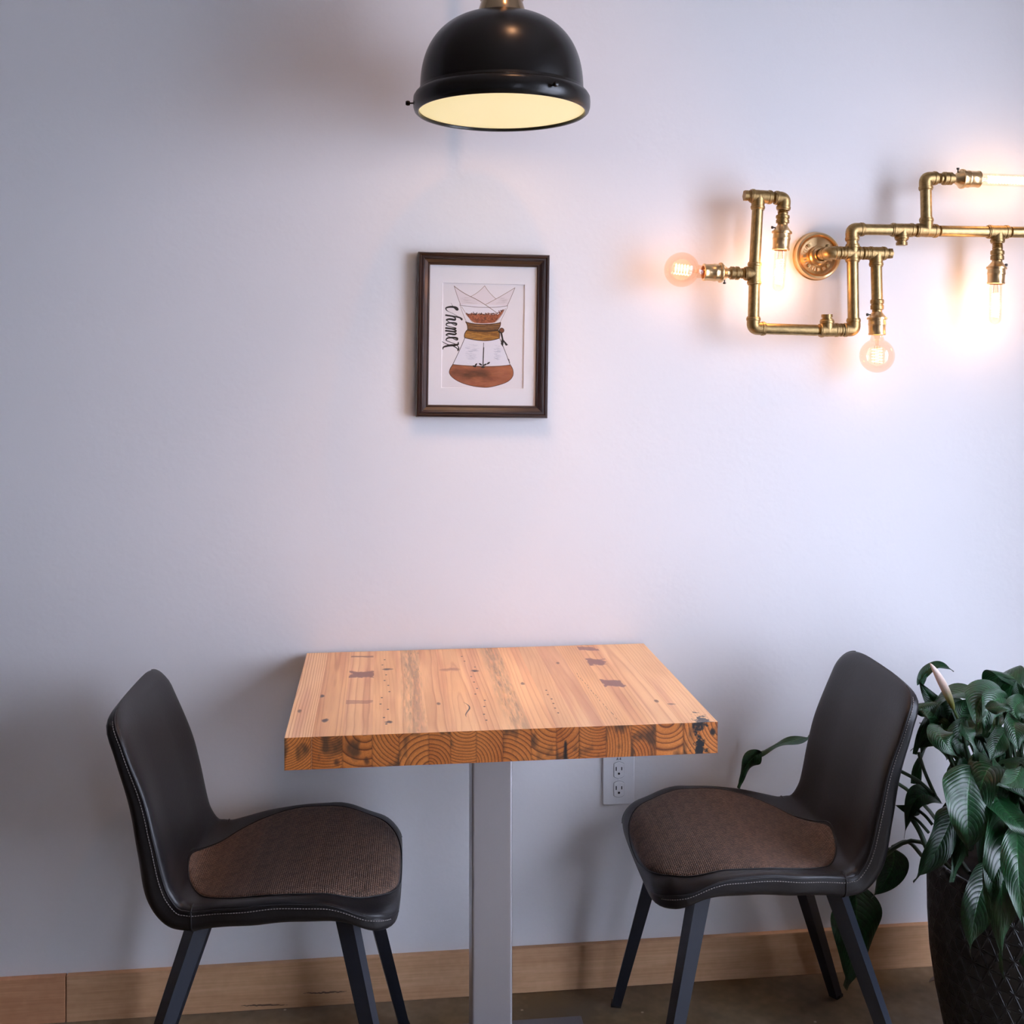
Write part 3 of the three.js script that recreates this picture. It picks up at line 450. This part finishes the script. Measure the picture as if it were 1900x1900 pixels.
function drawing(wm, hm) {                                 // ink and watercolour; units of the drawing start at the mat's opening (480, 455)
  const k = 805 / 0.1775, W = Math.round(wm * k), H = Math.round(hm * k), c = document.createElement('canvas'); c.width = W; c.height = H;
  const x = c.getContext('2d'), R = rng(77), ox = 480 - 0.002 * k, oy = 455 - 0.002 * k, X = (a) => a - ox, Y = (b) => b - oy;
  x.fillStyle = '#dfdbdc'; x.fillRect(0, 0, W, H);
  const path = (p, close) => { x.beginPath(); x.moveTo(X(p[0][0]), Y(p[0][1])); for (let i = 1; i < p.length; i++) p[i].length === 2 ? x.lineTo(X(p[i][0]), Y(p[i][1])) : p[i].length === 4 ? x.quadraticCurveTo(X(p[i][0]), Y(p[i][1]), X(p[i][2]), Y(p[i][3])) : x.bezierCurveTo(X(p[i][0]), Y(p[i][1]), X(p[i][2]), Y(p[i][3]), X(p[i][4]), Y(p[i][5])); if (close) x.closePath(); };
  const ink = (p, w = 3, col = '#2b211d', close) => { path(p, close); x.strokeStyle = col; x.lineWidth = w * 1.25; x.lineCap = 'round'; x.lineJoin = 'round'; x.stroke(); };
  const fill = (p, col) => { path(p, true); x.fillStyle = col; x.fill(); };
  // glass washes
  fill([[655, 660], [1115, 660], [1045, 850], [715, 850]], '#dcdade'); fill([[705, 990], [1050, 990], [1155, 1250], [590, 1250]], '#dadae1');
  // paper filter
  const left = [[590, 480], [640, 600, 660, 665], [1110, 665], [1010, 735], [900, 650], [750, 580], [660, 540]];
  fill([[590, 480], [620, 570, 655, 660], [905, 655], [750, 580]], '#d9d0d2'); fill([[1190, 485], [1160, 570, 1115, 665], [905, 655], [1005, 600]], '#d9d0d2'); fill([[890, 470], [830, 545, 755, 582], [905, 655], [1005, 598], [940, 550]], '#dbd3d5');
  ink([[890, 472], [835, 540, 752, 582]], 3, '#8a715f'); ink([[890, 472], [935, 545, 1005, 600]], 3, '#8a715f');
  ink([[590, 482], [660, 540, 750, 580], [860, 625, 1025, 745]], 4, '#6b5546'); ink([[1190, 485], [1060, 570, 905, 655]], 3, '#7b6350'); ink([[590, 480], [620, 580, 655, 662]], 3, '#5b4a40'); ink([[1190, 485], [1150, 590, 1115, 665]], 3, '#5b4a40');
  for (let i = 0; i < 40; i++) { const a = 640 + R() * 130, b = 590 + R() * 60; ink([[a, b], [a + 30 + R() * 60, b + 4]], 1, 'rgba(120,105,100,0.22)'); const d = 1000 + R() * 110; ink([[d, b], [d + 30 + R() * 30, b - 6]], 1, 'rgba(120,105,100,0.22)'); }
  ink([[650, 668], [800, 688, 900, 684], [1030, 684, 1120, 664]], 3, '#4b4038'); ink([[650, 655], [645, 672, 655, 680], [680, 760, 715, 830]], 2.5, '#7a6a60'); ink([[1118, 662], [1122, 680, 1108, 700], [1075, 770, 1045, 835]], 2.5, '#7a6a60');
  // coffee grounds
  const gr = [[700, 742]]; for (let i = 0; i <= 26; i++) gr.push([705 + i * 14.3, 752 - (i > 22 ? (i - 22) * 11 : 0) + (R() - .5) * 12]); gr.push([1088, 700], [1060, 770, 990, 832], [880, 850, 790, 836], [740, 800, 700, 742]);
  fill(gr, '#9a5a36'); x.save(); path(gr, true); x.clip();
  for (let i = 0; i < 1500; i++) { x.fillStyle = ['rgba(120,62,34,.45)', 'rgba(170,98,62,.4)', 'rgba(84,44,26,.35)', 'rgba(190,110,80,.3)'][i % 4]; x.beginPath(); x.arc(X(700 + R() * 390), Y(690 + R() * 160), 2 + R() * 7, 0, 7); x.fill(); } x.restore();
  for (let i = 0; i < 70; i++) { const s = R(), a = 715 + s * 365, b = 754 - Math.max(0, s - .8) * 240 + (R() - .5) * 14; ink([[a, b], [a + (R() - .5) * 16, b - 4 - R() * 10]], 5, R() > .45 ? '#3c2218' : '#6e3b22'); }
  ink([[665, 680], [720, 770, 780, 838]], 2.5, '#8c6a58'); ink([[1100, 690], [1050, 790, 995, 832]], 2.5, '#8c6a58');
  // wooden collar
  const up = [[708, 830], [760, 852, 880, 852], [1000, 848, 1052, 830], [1056, 860, 1028, 905], [900, 922, 728, 908], [735, 870, 708, 830]], lo = [[722, 912], [880, 930, 1030, 910], [1052, 940, 1042, 985], [960, 1015, 880, 1012], [780, 1008, 700, 985], [690, 950, 722, 912]];
  fill(up, '#7c5529'); fill(lo, '#9b6b26');
  for (const [q, y0, y1, cols] of [[up, 835, 915, ['rgba(70,44,18,.35)', 'rgba(150,110,60,.3)']], [lo, 912, 1012, ['rgba(190,140,60,.45)', 'rgba(90,56,18,.4)']]]) { x.save(); path(q, true); x.clip(); for (let i = 0; i < 150; i++) { const a = 690 + R() * 360, b = y0 + R() * (y1 - y0); ink([[a, b], [a + 20, b + (R() - .5) * 14, a + 30 + R() * 70, b + (R() - .5) * 10]], 2 + R() * 3, cols[i % 2]); } x.restore(); }
  ink(up, 6, '#3a2413', true); ink(lo, 6, '#3a2413', true);
  // bead and leather tie
  x.beginPath(); x.arc(X(1064), Y(908), 23, 0, 7); x.fillStyle = '#7a4a2e'; x.fill(); x.strokeStyle = '#2f1c12'; x.lineWidth = 6; x.stroke();
  ink([[1035, 915], [1050, 930, 1062, 935]], 12, '#1f1814'); fill([[1050, 930], [1068, 925], [1084, 1000], [1130, 1050], [1108, 1058], [1086, 1022], [1078, 1070], [1058, 1040], [1066, 990]], '#1f1b18');
  // lower flask
  ink([[702, 990], [650, 1120, 588, 1250], [550, 1300, 556, 1335]], 4, '#2b2622'); ink([[1048, 990], [1110, 1130, 1155, 1250], [1190, 1290, 1184, 1340]], 4, '#2b2622'); ink([[1128, 1190], [1140, 1188, 1143, 1200], [1140, 1212], [1150, 1220]], 4, '#2b2622');
  for (let i = 0; i < 60; i++) { const s = R(), a = 705 + R() * 90, b = 1050 + s * 150; ink([[a, b], [a + 20, b + 8, a + 20 + R() * 40, b + 2]], 1.6, 'rgba(120,130,150,.3)'); const d = 985 + R() * 50; ink([[d, b], [d + 14, b + 8, d + 14 + R() * 30, b + 4]], 1.6, 'rgba(120,130,150,.3)'); }
  const cof = [[590, 1250], [700, 1262, 800, 1262], [1000, 1272, 1155, 1246], [1192, 1290, 1184, 1345], [1170, 1400, 1090, 1430], [960, 1476, 890, 1470], [740, 1462, 640, 1412], [560, 1370, 554, 1325], [560, 1290, 590, 1250]];
  fill(cof, '#a05f3b'); x.save(); path(cof, true); x.clip();
  for (let i = 0; i < 420; i++) { const s = R(), a = 560 + R() * 620, b = 1255 + R() * 210, dark = Math.exp(-(((a - 780) / 170) ** 2 + ((b - 1335) / 50) ** 2)); x.fillStyle = R() < dark * 1.2 ? 'rgba(76,40,24,.10)' : s < .5 ? 'rgba(186,116,78,.09)' : 'rgba(130,72,42,.09)'; x.beginPath(); x.ellipse(X(a), Y(b), 20 + R() * 70, 8 + R() * 22, (R() - .5) * .4, 0, 7); x.fill(); } x.restore();
  ink(cof, 4, '#3b251a', true); ink([[888, 1034], [886, 1150, 884, 1270]], 4, '#2b2622'); ink([[889, 1080], [886, 1170, 885, 1275]], 8, '#1c1815');
  for (const [a, b, an] of [[815, 1250, -.9], [860, 1245, .5], [905, 1248, -.5], [938, 1232, -.6], [885, 1272, 0], [800, 1265, .3]]) { x.save(); x.translate(X(a), Y(b)); x.rotate(an); x.beginPath(); x.ellipse(0, 0, 18, 8, 0, 0, 7); x.fillStyle = '#1c1815'; x.fill(); x.restore(); }
  // brush lettering that runs down the left side: pen strokes of changing width, in reading axes (along, up from the base line)
  x.save(); x.translate(X(516), Y(655)); x.rotate(Math.PI / 2);
  const pen = (p, w0, w1, w2) => { const q = p.map((v) => V(v[0], v[1] > -66 ? v[1] * 1.7 : -112 + (v[1] + 66) * .6, 0)), cv = new THREE.CatmullRomCurve3(q, false, 'centripetal'), n = 46; for (let i = 0; i <= n; i++) { const s = i / n, a = cv.getPoint(s), ww = 1.45 * (s < .5 ? lerp(w0, w1, sm(s * 2)) : lerp(w1, w2, sm(s * 2 - 1))); x.beginPath(); x.arc(a.x, a.y, ww / 2, 0, 7); x.fillStyle = '#191614'; x.fill(); } };
  pen([[-4, -28], [30, -40], [60, -60], [56, -66], [40, -58], [32, -22], [46, 2], [68, -4], [92, -34]], 3, 15, 4);                // c
  pen([[92, -34], [132, -92], [158, -136], [150, -142], [136, -104], [114, 0]], 4, 6, 13);                                          // h, loop
  pen([[116, -8], [140, -52], [156, -52], [152, -20], [160, -2], [178, -16]], 5, 14, 5);
  pen([[178, -16], [204, -44], [208, -58], [196, -60], [188, -34], [196, -4], [212, -2], [226, -22]], 4, 12, 5);                    // e
  pen([[226, -22], [240, -56], [246, -54], [240, 0]], 4, 10, 12); pen([[240, -4], [264, -58], [272, -54], [266, 0]], 4, 11, 12); pen([[266, -4], [290, -60], [300, -52], [296, -14], [308, -2], [322, -20]], 4, 13, 4);   // m
  pen([[322, -20], [350, -52], [352, -66], [340, -66], [332, -38], [340, -8], [358, -2], [376, -24]], 4, 13, 5);                    // e
  pen([[380, -84], [396, -82], [404, -56], [412, -16], [430, 14], [446, 16]], 8, 15, 6); pen([[462, -74], [448, -78], [420, -50], [398, -8], [374, 20]], 4, 7, 4);   // x
  pen([[376, -24], [400, -60], [430, -92], [452, -84]], 4, 5, 12);
  x.restore();
  const tx = new THREE.CanvasTexture(c); tx.colorSpace = THREE.SRGBColorSpace; return tx;
}

// ---------------------------------------------------------------- wall outlet
{
  const t = thing('wall_outlet', 'white duplex wall outlet marked A4 below the right side of the table', 'outlet', [0.515, 0.4525, 0]);
  const M_pl = std({ color: rgb(.78, .78, .80), roughness: .35 }), M_slot = std({ color: rgb(.012, .012, .014), roughness: .8 }), M_gap = std({ color: rgb(.30, .30, .32), roughness: .8 });
  mesh('plate', new THREE.ExtrudeGeometry(roundRect(.0715, .114, .004), { depth: .003, bevelEnabled: true, bevelThickness: .003, bevelSize: .0025, bevelOffset: -.0025, bevelSegments: 3 }), M_pl, t);
  for (const y of [.0195, -.0225]) {
    const s = new THREE.Shape(); s.absarc(0, 0, .0172, Math.PI * .28, Math.PI * .72, false); s.absarc(0, 0, .0172, Math.PI * 1.28, Math.PI * 1.72, false); s.closePath();
    const r = mesh('receptacle', [new THREE.ExtrudeGeometry(s, { depth: .0018, bevelEnabled: true, bevelThickness: .0006, bevelSize: .0006, bevelOffset: -.0006, bevelSegments: 2, curveSegments: 24 }).rotateZ(Math.PI / 2).rotateZ(-Math.PI / 2).translate(0, y, .0056)], M_pl, t);
    mesh('gap', new THREE.ExtrudeGeometry(s, { depth: .0005, bevelEnabled: false, curveSegments: 24 }).scale(1.06, 1.06, 1).translate(0, y, .0057), M_gap, r);
    mesh('slot', box(.0022, .0085, .0006, -.0062, y + .0035, .0081), M_slot, r); mesh('slot', box(.0022, .0070, .0006, .0062, y + .0035, .0081), M_slot, r);
    mesh('slot', new THREE.CylinderGeometry(.0025, .0025, .0006, 16).rotateX(Math.PI / 2).translate(0, y - .0072, .0081), M_slot, r);
  }
  mesh('screw', lathe([[.003, 0], [.0028, .0009], [0, .0011]], 16).rotateX(Math.PI / 2).translate(0, -.0015, .006), M_pl, t);
  const font = await new FontLoader().loadAsync('fonts/droid/droid_sans_bold.typeface.json');
  const tg = new TextGeometry('A 4', { font, size: .0052, depth: .0002, curveSegments: 4 }); tg.computeBoundingBox();
  mesh('lettering', tg.translate(-(tg.boundingBox.max.x + tg.boundingBox.min.x) / 2, .0415, .006), M_slot, t);
}

// ---------------------------------------------------------------- potted peace lily
// each leaf: base, middle and tip of its midrib, half width, direction its face looks, fold
const LEAVES = [
  [0.926, 0.549, 0.062, 0.853, 0.53, 0.06, 0.795, 0.499, 0.058, 0.015, 0, 1, 0.12, 0.1],
  [0.968, 0.287, 0.2, 0.974, 0.181, 0.2, 0.956, 0.063, 0.19, 0.056, 0, 0.25, 1, 0.25],
  [1.044, 0.368, 0.22, 1.039, 0.317, 0.22, 0.997, 0.264, 0.22, 0.033, -0.5, 0.2, 0.8, 0.3],
  [1.074, 0.511, 0.36, 1.018, 0.534, 0.38, 0.996, 0.45, 0.37, 0.023, -0.2, 0.75, 0.6, 0.35],
  [1.027, 0.505, 0.37, 1.007, 0.505, 0.37, 0.977, 0.514, 0.36, 0.011, 0, 0.3, 1, 0.3],
  [1.049, 0.546, 0.46, 1.007, 0.5, 0.5, 0.95, 0.428, 0.5, 0.032, 0, 0.25, 1, 0.2],
  [1.047, 0.637, 0.52, 1.014, 0.594, 0.58, 1.009, 0.507, 0.58, 0.052, -0.1, 0.3, 1, 0.28],
  [1, 0.712, 0.5, 0.979, 0.701, 0.55, 1.011, 0.667, 0.55, 0.023, -0.3, 0.6, 0.8, 0.2],
  [1.072, 0.667, 0.38, 1.044, 0.695, 0.37, 1.014, 0.689, 0.36, 0.027, -0.2, 0.8, 0.6, 0.2],
  [1.098, 0.667, 0.36, 1.079, 0.693, 0.33, 1.052, 0.741, 0.31, 0.022, -0.4, 0.35, 0.85, 0.5],
  [1.057, 0.723, 0.3, 1.091, 0.761, 0.3, 1.129, 0.751, 0.31, 0.011, 0, 0.75, 0.7, 0.3],
  [1.08, 0.748, 0.3, 1.068, 0.727, 0.3, 1.071, 0.699, 0.3, 0.005, 0, 0.25, 1, 0.2],
  [1.09, 0.675, 0.4, 1.103, 0.704, 0.4, 1.127, 0.728, 0.4, 0.023, 0.2, 0.4, 0.9, 0.3],
  [1.136, 0.748, 0.47, 1.068, 0.761, 0.52, 1.032, 0.719, 0.57, 0.033, -0.25, 0.55, 0.8, 0.2],
  [1.123, 0.754, 0.5, 1.075, 0.752, 0.54, 1.059, 0.701, 0.55, 0.025, 0.1, 0.4, 0.9, 0.35],
  [1.061, 0.753, 0.55, 1.078, 0.761, 0.57, 1.098, 0.752, 0.57, 0.014, 0, 0.75, 0.66, 0.2],
  [1.187, 0.736, 0.46, 1.144, 0.733, 0.5, 1.146, 0.714, 0.52, 0.02, -0.1, 0.5, 0.85, 0.3],
  [1.229, 0.68, 0.4, 1.214, 0.727, 0.4, 1.213, 0.754, 0.39, 0.018, -0.5, 0.2, 0.8, 0.3],
  [1.217, 0.747, 0.39, 1.205, 0.754, 0.39, 1.187, 0.759, 0.38, 0.003, 0, 0.25, 1, 0.2],
  [1.081, 0.698, 0.44, 1.049, 0.672, 0.48, 1.055, 0.643, 0.48, 0.024, 0.1, 0.2, 1, 0.2],
  [1.04, 0.709, 0.5, 1.042, 0.694, 0.53, 1.049, 0.656, 0.54, 0.021, 0.5, 0.3, 0.8, 0.4],
  [1.141, 0.725, 0.5, 1.116, 0.705, 0.55, 1.118, 0.674, 0.56, 0.021, -0.2, 0.4, 0.9, 0.4],
  [1.129, 0.698, 0.5, 1.085, 0.681, 0.54, 1.069, 0.656, 0.55, 0.019, -0.2, 0.4, 0.9, 0.3],
  [1.141, 0.572, 0.5, 1.053, 0.512, 0.62, 1.06, 0.311, 0.6, 0.044, -0.15, 0.2, 1, 0.3],
  [1.087, 0.586, 0.54, 1.082, 0.583, 0.6, 1.105, 0.546, 0.62, 0.037, 0.1, 0.6, 0.8, 0.3],
  [1.116, 0.549, 0.56, 1.056, 0.511, 0.66, 1.07, 0.402, 0.66, 0.031, -0.3, 0.2, 1, 0.35],
  [1.086, 0.536, 0.56, 1.036, 0.503, 0.62, 1.026, 0.435, 0.63, 0.024, -0.3, 0.3, 0.9, 0.4],
  [1.123, 0.598, 0.46, 1.115, 0.554, 0.5, 1.11, 0.48, 0.5, 0.041, 0, 0.25, 1, 0.2],
  [1.079, 0.668, 0.4, 1.055, 0.649, 0.37, 1.027, 0.603, 0.33, 0.029, -0.2, 0.45, 0.85, 0.2],
  [1.108, 0.669, 0.36, 1.08, 0.651, 0.34, 1.052, 0.656, 0.32, 0.025, -0.1, 0.5, 0.85, 0.25],
  [1.13, 0.705, 0.35, 1.097, 0.686, 0.36, 1.071, 0.635, 0.36, 0.025, -0.3, 0.3, 0.9, 0.3],
  [1.102, 0.605, 0.42, 1.065, 0.593, 0.44, 1.047, 0.556, 0.44, 0.022, -0.3, 0.3, 0.9, 0.3],
  [1.07, 0.626, 0.42, 1.04, 0.649, 0.44, 1.015, 0.673, 0.44, 0.02, 0.2, 0.4, 0.9, 0.2],
  [1.146, 0.609, 0.38, 1.191, 0.601, 0.36, 1.225, 0.557, 0.36, 0.042, 0, 0.25, 1, 0.2],
  [1.121, 0.632, 0.5, 1.118, 0.627, 0.54, 1.137, 0.582, 0.55, 0.037, 0.1, 0.4, 0.9, 0.2],
  [1.124, 0.652, 0.38, 1.163, 0.663, 0.37, 1.208, 0.625, 0.37, 0.038, 0, 0.25, 1, 0.2],
  [1.163, 0.533, 0.4, 1.13, 0.493, 0.4, 1.102, 0.442, 0.42, 0.039, 0, 0.25, 1, 0.2],
  [1.097, 0.668, 0.6, 1.058, 0.657, 0.64, 1.018, 0.661, 0.66, 0.02, 0, 0.8, 0.6, 0.2],
  [1.124, 0.49, 0.58, 1.085, 0.455, 0.66, 1.061, 0.357, 0.66, 0.031, 0, 0.25, 1, 0.3],
  [1.087, 0.475, 0.54, 1.018, 0.43, 0.6, 1.003, 0.348, 0.6, 0.033, -0.2, 0.2, 1, 0.25],
  [0.821, 0.517, 0.06, 0.791, 0.492, 0.058, 0.771, 0.438, 0.055, 0.02, 0.35, 0.25, 0.9, 0.25],
];
// each stem: start, middle, end, radius
const STEMS = [
  [1.059, 0.530, 0.370, 1.042, 0.575, 0.360, 1.040, 0.604, 0.340, 0.0035],
  [1.053, 0.535, 0.370, 1.026, 0.559, 0.370, 0.984, 0.584, 0.380, 0.0035],
  [1.029, 0.437, 0.400, 1.016, 0.474, 0.390, 1.007, 0.495, 0.370, 0.005],
  [1.031, 0.472, 0.400, 1.016, 0.490, 0.390, 1.009, 0.495, 0.370, 0.003],
  [1.038, 0.487, 0.400, 1.030, 0.499, 0.390, 1.023, 0.505, 0.370, 0.003],
  [1.054, 0.395, 0.330, 1.053, 0.399, 0.270, 1.044, 0.368, 0.220, 0.004],
  [1.103, 0.371, 0.400, 1.055, 0.414, 0.300, 0.968, 0.287, 0.200, 0.004],
  [1.113, 0.391, 0.400, 1.142, 0.431, 0.100, 0.926, 0.549, 0.062, 0.004],
];
{
  const B = V(1.249, 0, 0.403);
  const t = thing('potted_plant', 'tall peace lily with glossy drooping leaves in a black embossed pot', 'plant', [B.x, 0, B.z]);
  // embossed star lattice of the pot
  const emboss = tex(512, 512, (u, v) => {
    const n = 6, h = Math.sqrt(3) / 2; let best = 1; const x = u * n, y = v * n;
    for (let i = -1; i <= n + 1; i++) for (let j = -1; j <= n + 1; j++) {
      const cx = i + (((j % 2) + 2) % 2) * .5, cy = j; const dx = x - cx, dy = (y - cy) * h; const r = Math.hypot(dx, dy); if (r > .62) continue;
      for (let q = 0; q < 6; q++) { const a = q * Math.PI / 3, c = Math.cos(a), s = Math.sin(a), l = dx * c + dy * s, d = Math.abs(-dx * s + dy * c); if (l > 0 && l < .5) best = Math.min(best, d); const a2 = a + Math.PI / 6, l2 = dx * Math.cos(a2) + dy * Math.sin(a2), d2 = Math.abs(-dx * Math.sin(a2) + dy * Math.cos(a2)); if (l2 > 0 && l2 < .29) best = Math.min(best, d2); }
    }
    const k = 255 * clamp(1 - best / .05); return [k, k, k];
  }, false);
  const M_pot = phys({ color: rgb(.011, .012, .013), roughness: .42, bumpMap: emboss, bumpScale: .0030 }), M_smooth = phys({ color: rgb(.010, .011, .012), roughness: .5 });
  const pr = [[.150, 0], [.158, .004], [.168, .06], [.176, .10], [.186, .15], [.1955, .22], [.1995, .29], [.2005, .36], [.200, .405], [.196, .412], [.188, .410], [.184, .40], [.182, .35]];
  const pg = new THREE.LatheGeometry(pr.map((p) => new THREE.Vector2(...p)), 96), pu = pg.attributes.uv, pp = pg.attributes.position;
  for (let i = 0; i < pu.count; i++) pu.setXY(i, pu.getX(i) * 7, pp.getY(i) / .18);
  mesh('pot', pg, M_pot, t);
  const soil = tex(256, 256, (u, v) => { const n = fbm(u * 30, v * 30, 811, 4), k = 20 + 44 * (n - .3); return [k, k * .8, k * .62]; }, true);
  mesh('soil', grid(40, 10, (u, v) => V(.183 * v * Math.cos(-u * 6.2832), .372 + .012 * fbm(u * 9, v * 9, 17, 3) + .01 * (1 - v), .183 * v * Math.sin(-u * 6.2832)), true), std({ map: soil, roughness: .95, bumpMap: soil, bumpScale: .004 }), t);
  // leaf blade: pinnate curved veins
  const vein = (u, v) => { const x = Math.abs(u - .5) * 2, q = (v - x * x * .22 - x * .10) * 15; return { mid: clamp(1 - x * 16), side: clamp(1 - Math.abs(q - Math.round(q)) * 7) * (1 - .3 * x) }; };
  const leafMap = tex(256, 512, (u, v) => { const e = vein(u, v), n = fbm(u * 14, v * 24, 821, 3), f = fbm(u * 60, v * 120, 823, 2), k = .8 + .5 * (n - .5) + .2 * (f - .5); return [36 * k + 34 * e.mid + 6 * e.side, 92 * k + 40 * e.mid + 12 * e.side, 52 * k + 24 * e.mid + 5 * e.side]; }, true);
  const leafBump = tex(256, 512, (u, v) => { const e = vein(u, v), x = Math.abs(u - .5) * 2, q = (v - x * x * .22 - x * .10) * 15, k = 128 - 90 * e.mid - 70 * e.side + 40 * Math.cos(q * 6.2832) * -1 * .5; return [k, k, k]; }, false);
  const M_leaf = phys({ map: leafMap, color: rgb(.48, .60, .52), roughness: .34, bumpMap: leafBump, bumpScale: .0011, transmission: .15, thickness: 0, ior: 1.45, side: THREE.DoubleSide });
  const M_stem = std({ color: rgb(.030, .060, .030), roughness: .5 });
  const cut = (x, y, z) => V(x - B.x, y, z - B.z);
  const blade = (b, m, e, hw, nh, fold, seed) => {
    const R = rng(seed), c1 = m.clone().multiplyScalar(2).addScaledVector(b, -.5).addScaledVector(e, -.5), cv = new THREE.QuadraticBezierCurve3(b, c1, e), ph = R() * 6, wav = .16 + .20 * R();
    const g = grid(14, 34, (u, v) => {
      const s = (u - .5) * 2, p = cv.getPoint(v), d = cv.getTangent(v), side = d.clone().cross(nh).normalize(), n = side.clone().cross(d).normalize();
      const prof = Math.pow(Math.sin(Math.PI * Math.pow(clamp(v / .93), .74)), .85) * (v < .93 ? 1 : 0), tipw = .045 * clamp((1 - v) / .2), w = hw * Math.max(prof, tipw, .02);
      return p.addScaledVector(side, s * w * (1 - .25 * fold * Math.abs(s))).addScaledVector(n, w * (fold * (Math.abs(s) - .35) * .9 - .22 * s * s * (1 - fold)) + hw * wav * Math.sin(v * 9 + ph + s) * s * s + hw * .10 * Math.sin(v * 5 + ph));
    });
    mesh('leaf', g, M_leaf, t);
  };
  const stem = (a, m, b, r) => mesh('stem', tube([a, m, b], r, 14, 7), M_stem, t);
  LEAVES.forEach((l, i) => {
    const b = cut(l[0], l[1], l[2]), m = cut(l[3], l[4], l[5]), e = cut(l[6], l[7], l[8]);
    blade(b, m, e, l[9], V(l[10], l[11], l[12]).normalize(), l[13], 1000 + i);
    if (l[9] > .014 && i !== 0 && i !== 1 && i !== 2 && i !== 3 && i < LEAVES.length - 1) {
      const R = rng(50 + i), f = V((R() - .5) * .16, .375, (R() - .5) * .16), q = b.clone().lerp(f, .45); q.x += (b.x - f.x) * .2; q.y += .03; stem(f, q, b, .0035);
    }
  });
  for (const s of STEMS) stem(cut(s[0], s[1], s[2]), cut(s[3], s[4], s[5]), cut(s[6], s[7], s[8]), s[9]);
  // the rest of the crown: leaves that arch out of the pot all round
  const R = rng(4242);
  for (let i = 0; i < 46; i++) {
    const az = R() * Math.PI * 2, dirv = V(Math.cos(az), 0, Math.sin(az) * .8), rr = .07 + .20 * R(), y0 = .50 + .24 * R();
    if (dirv.x < -.2 && dirv.z < .5 && rr > .14) continue;
    const len = .14 + .08 * R(), b = dirv.clone().multiplyScalar(rr * .7).setY(y0), m = dirv.clone().multiplyScalar(rr * .7 + len * .5).setY(y0 + .01 - .03 * R()), e = dirv.clone().multiplyScalar(rr * .7 + len * .78).setY(y0 - len * (.55 + .4 * R()));
    if (B.z + Math.min(b.z, m.z, e.z) < .05) { const k = .05 - B.z - Math.min(b.z, m.z, e.z); b.z += k; m.z += k; e.z += k; }
    blade(b, m, e, .026 + .018 * R(), V(dirv.x * .5, .8, dirv.z * .5 + .1).normalize(), .15 + .2 * R(), 3000 + i);
    const f = V((R() - .5) * .14, .375, (R() - .5) * .14), q = f.clone().lerp(b, .55); q.y += .04; stem(f, q, b, .0034);
  }
  for (let i = 0; i < 26; i++) { const a = R() * 6.28, f = V(.08 * Math.cos(a) * R(), .375, .08 * Math.sin(a) * R()), e = V(f.x * 1.9 + (R() - .5) * .08, .56 + .1 * R(), f.z * 1.9 + (R() - .5) * .06), q = f.clone().lerp(e, .5); q.x += (R() - .5) * .02; stem(f, q, e, .003); }
  // closed white flower on its stalk
  const a = cut(1.0703, .7096, .42), m = cut(1.0467, .7612, .42), e = cut(1.0221, .8005, .42), cv = new THREE.QuadraticBezierCurve3(a, m.clone().multiplyScalar(2).addScaledVector(a, -.5).addScaledVector(e, -.5), e);
  const petal = tex(64, 256, (u, v) => { const k = clamp((v - .12) / .3), n = 14 * (fbm(u * 14, v * 5, 851, 3) - .5), st = fbm(u * 20, v * 2, 853, 2) > .56 ? 1 : 0; return [lerp(150, 242, k) + n, lerp(152, 224, k) + n - 10 * st, lerp(70, 212, k) + n - 16 * st]; }, true);
  const fl = mesh('flower', grid(20, 36, (u, v) => { const p = cv.getPoint(v), d = cv.getTangent(v), s = d.clone().cross(V(0, 0, 1)).normalize(), w = V(0, 0, 1), r = .0072 * Math.pow(Math.sin(Math.PI * clamp(Math.pow(v, .8) * .96 + .03)), .7) * (v > .97 ? .4 : 1), an = -u * Math.PI * 2.15, k = r * (1 + .16 * u); return p.addScaledVector(s, k * Math.cos(an)).addScaledVector(w, k * Math.sin(an)); }), phys({ map: petal, roughness: .55, transmission: .3, thickness: 0, side: THREE.DoubleSide }), t);
  fl.userData.label = 'rolled white flower spathe';
  mesh('flower_stalk', tube([V(-.10, .375, .0), V(-.13, .60, .02), a.clone(), cv.getPoint(.06)], .0028, 40, 8), std({ color: rgb(.10, .17, .05), roughness: .5 }), t);
}
// dry leaf scrap on the floor by the pot
{
  const g = grid(6, 12, (u, v) => { const s = (u - .5) * 2, w = .007 * Math.sin(Math.PI * clamp(v * .94 + .03)); return V((v - .5) * .05, .0035 + .004 * s * s + .003 * Math.sin(v * 5), s * w); });
  const m = mesh('leaf_scrap', g, std({ color: rgb(.16, .12, .09), roughness: .9, side: THREE.DoubleSide }));
  m.position.set(1.217, 0, .075); m.rotation.y = .3; m.userData = { label: 'small dry curled leaf scrap on the floor between baseboard and pot', category: 'leaf' };
}

renderer.render(scene, camera);
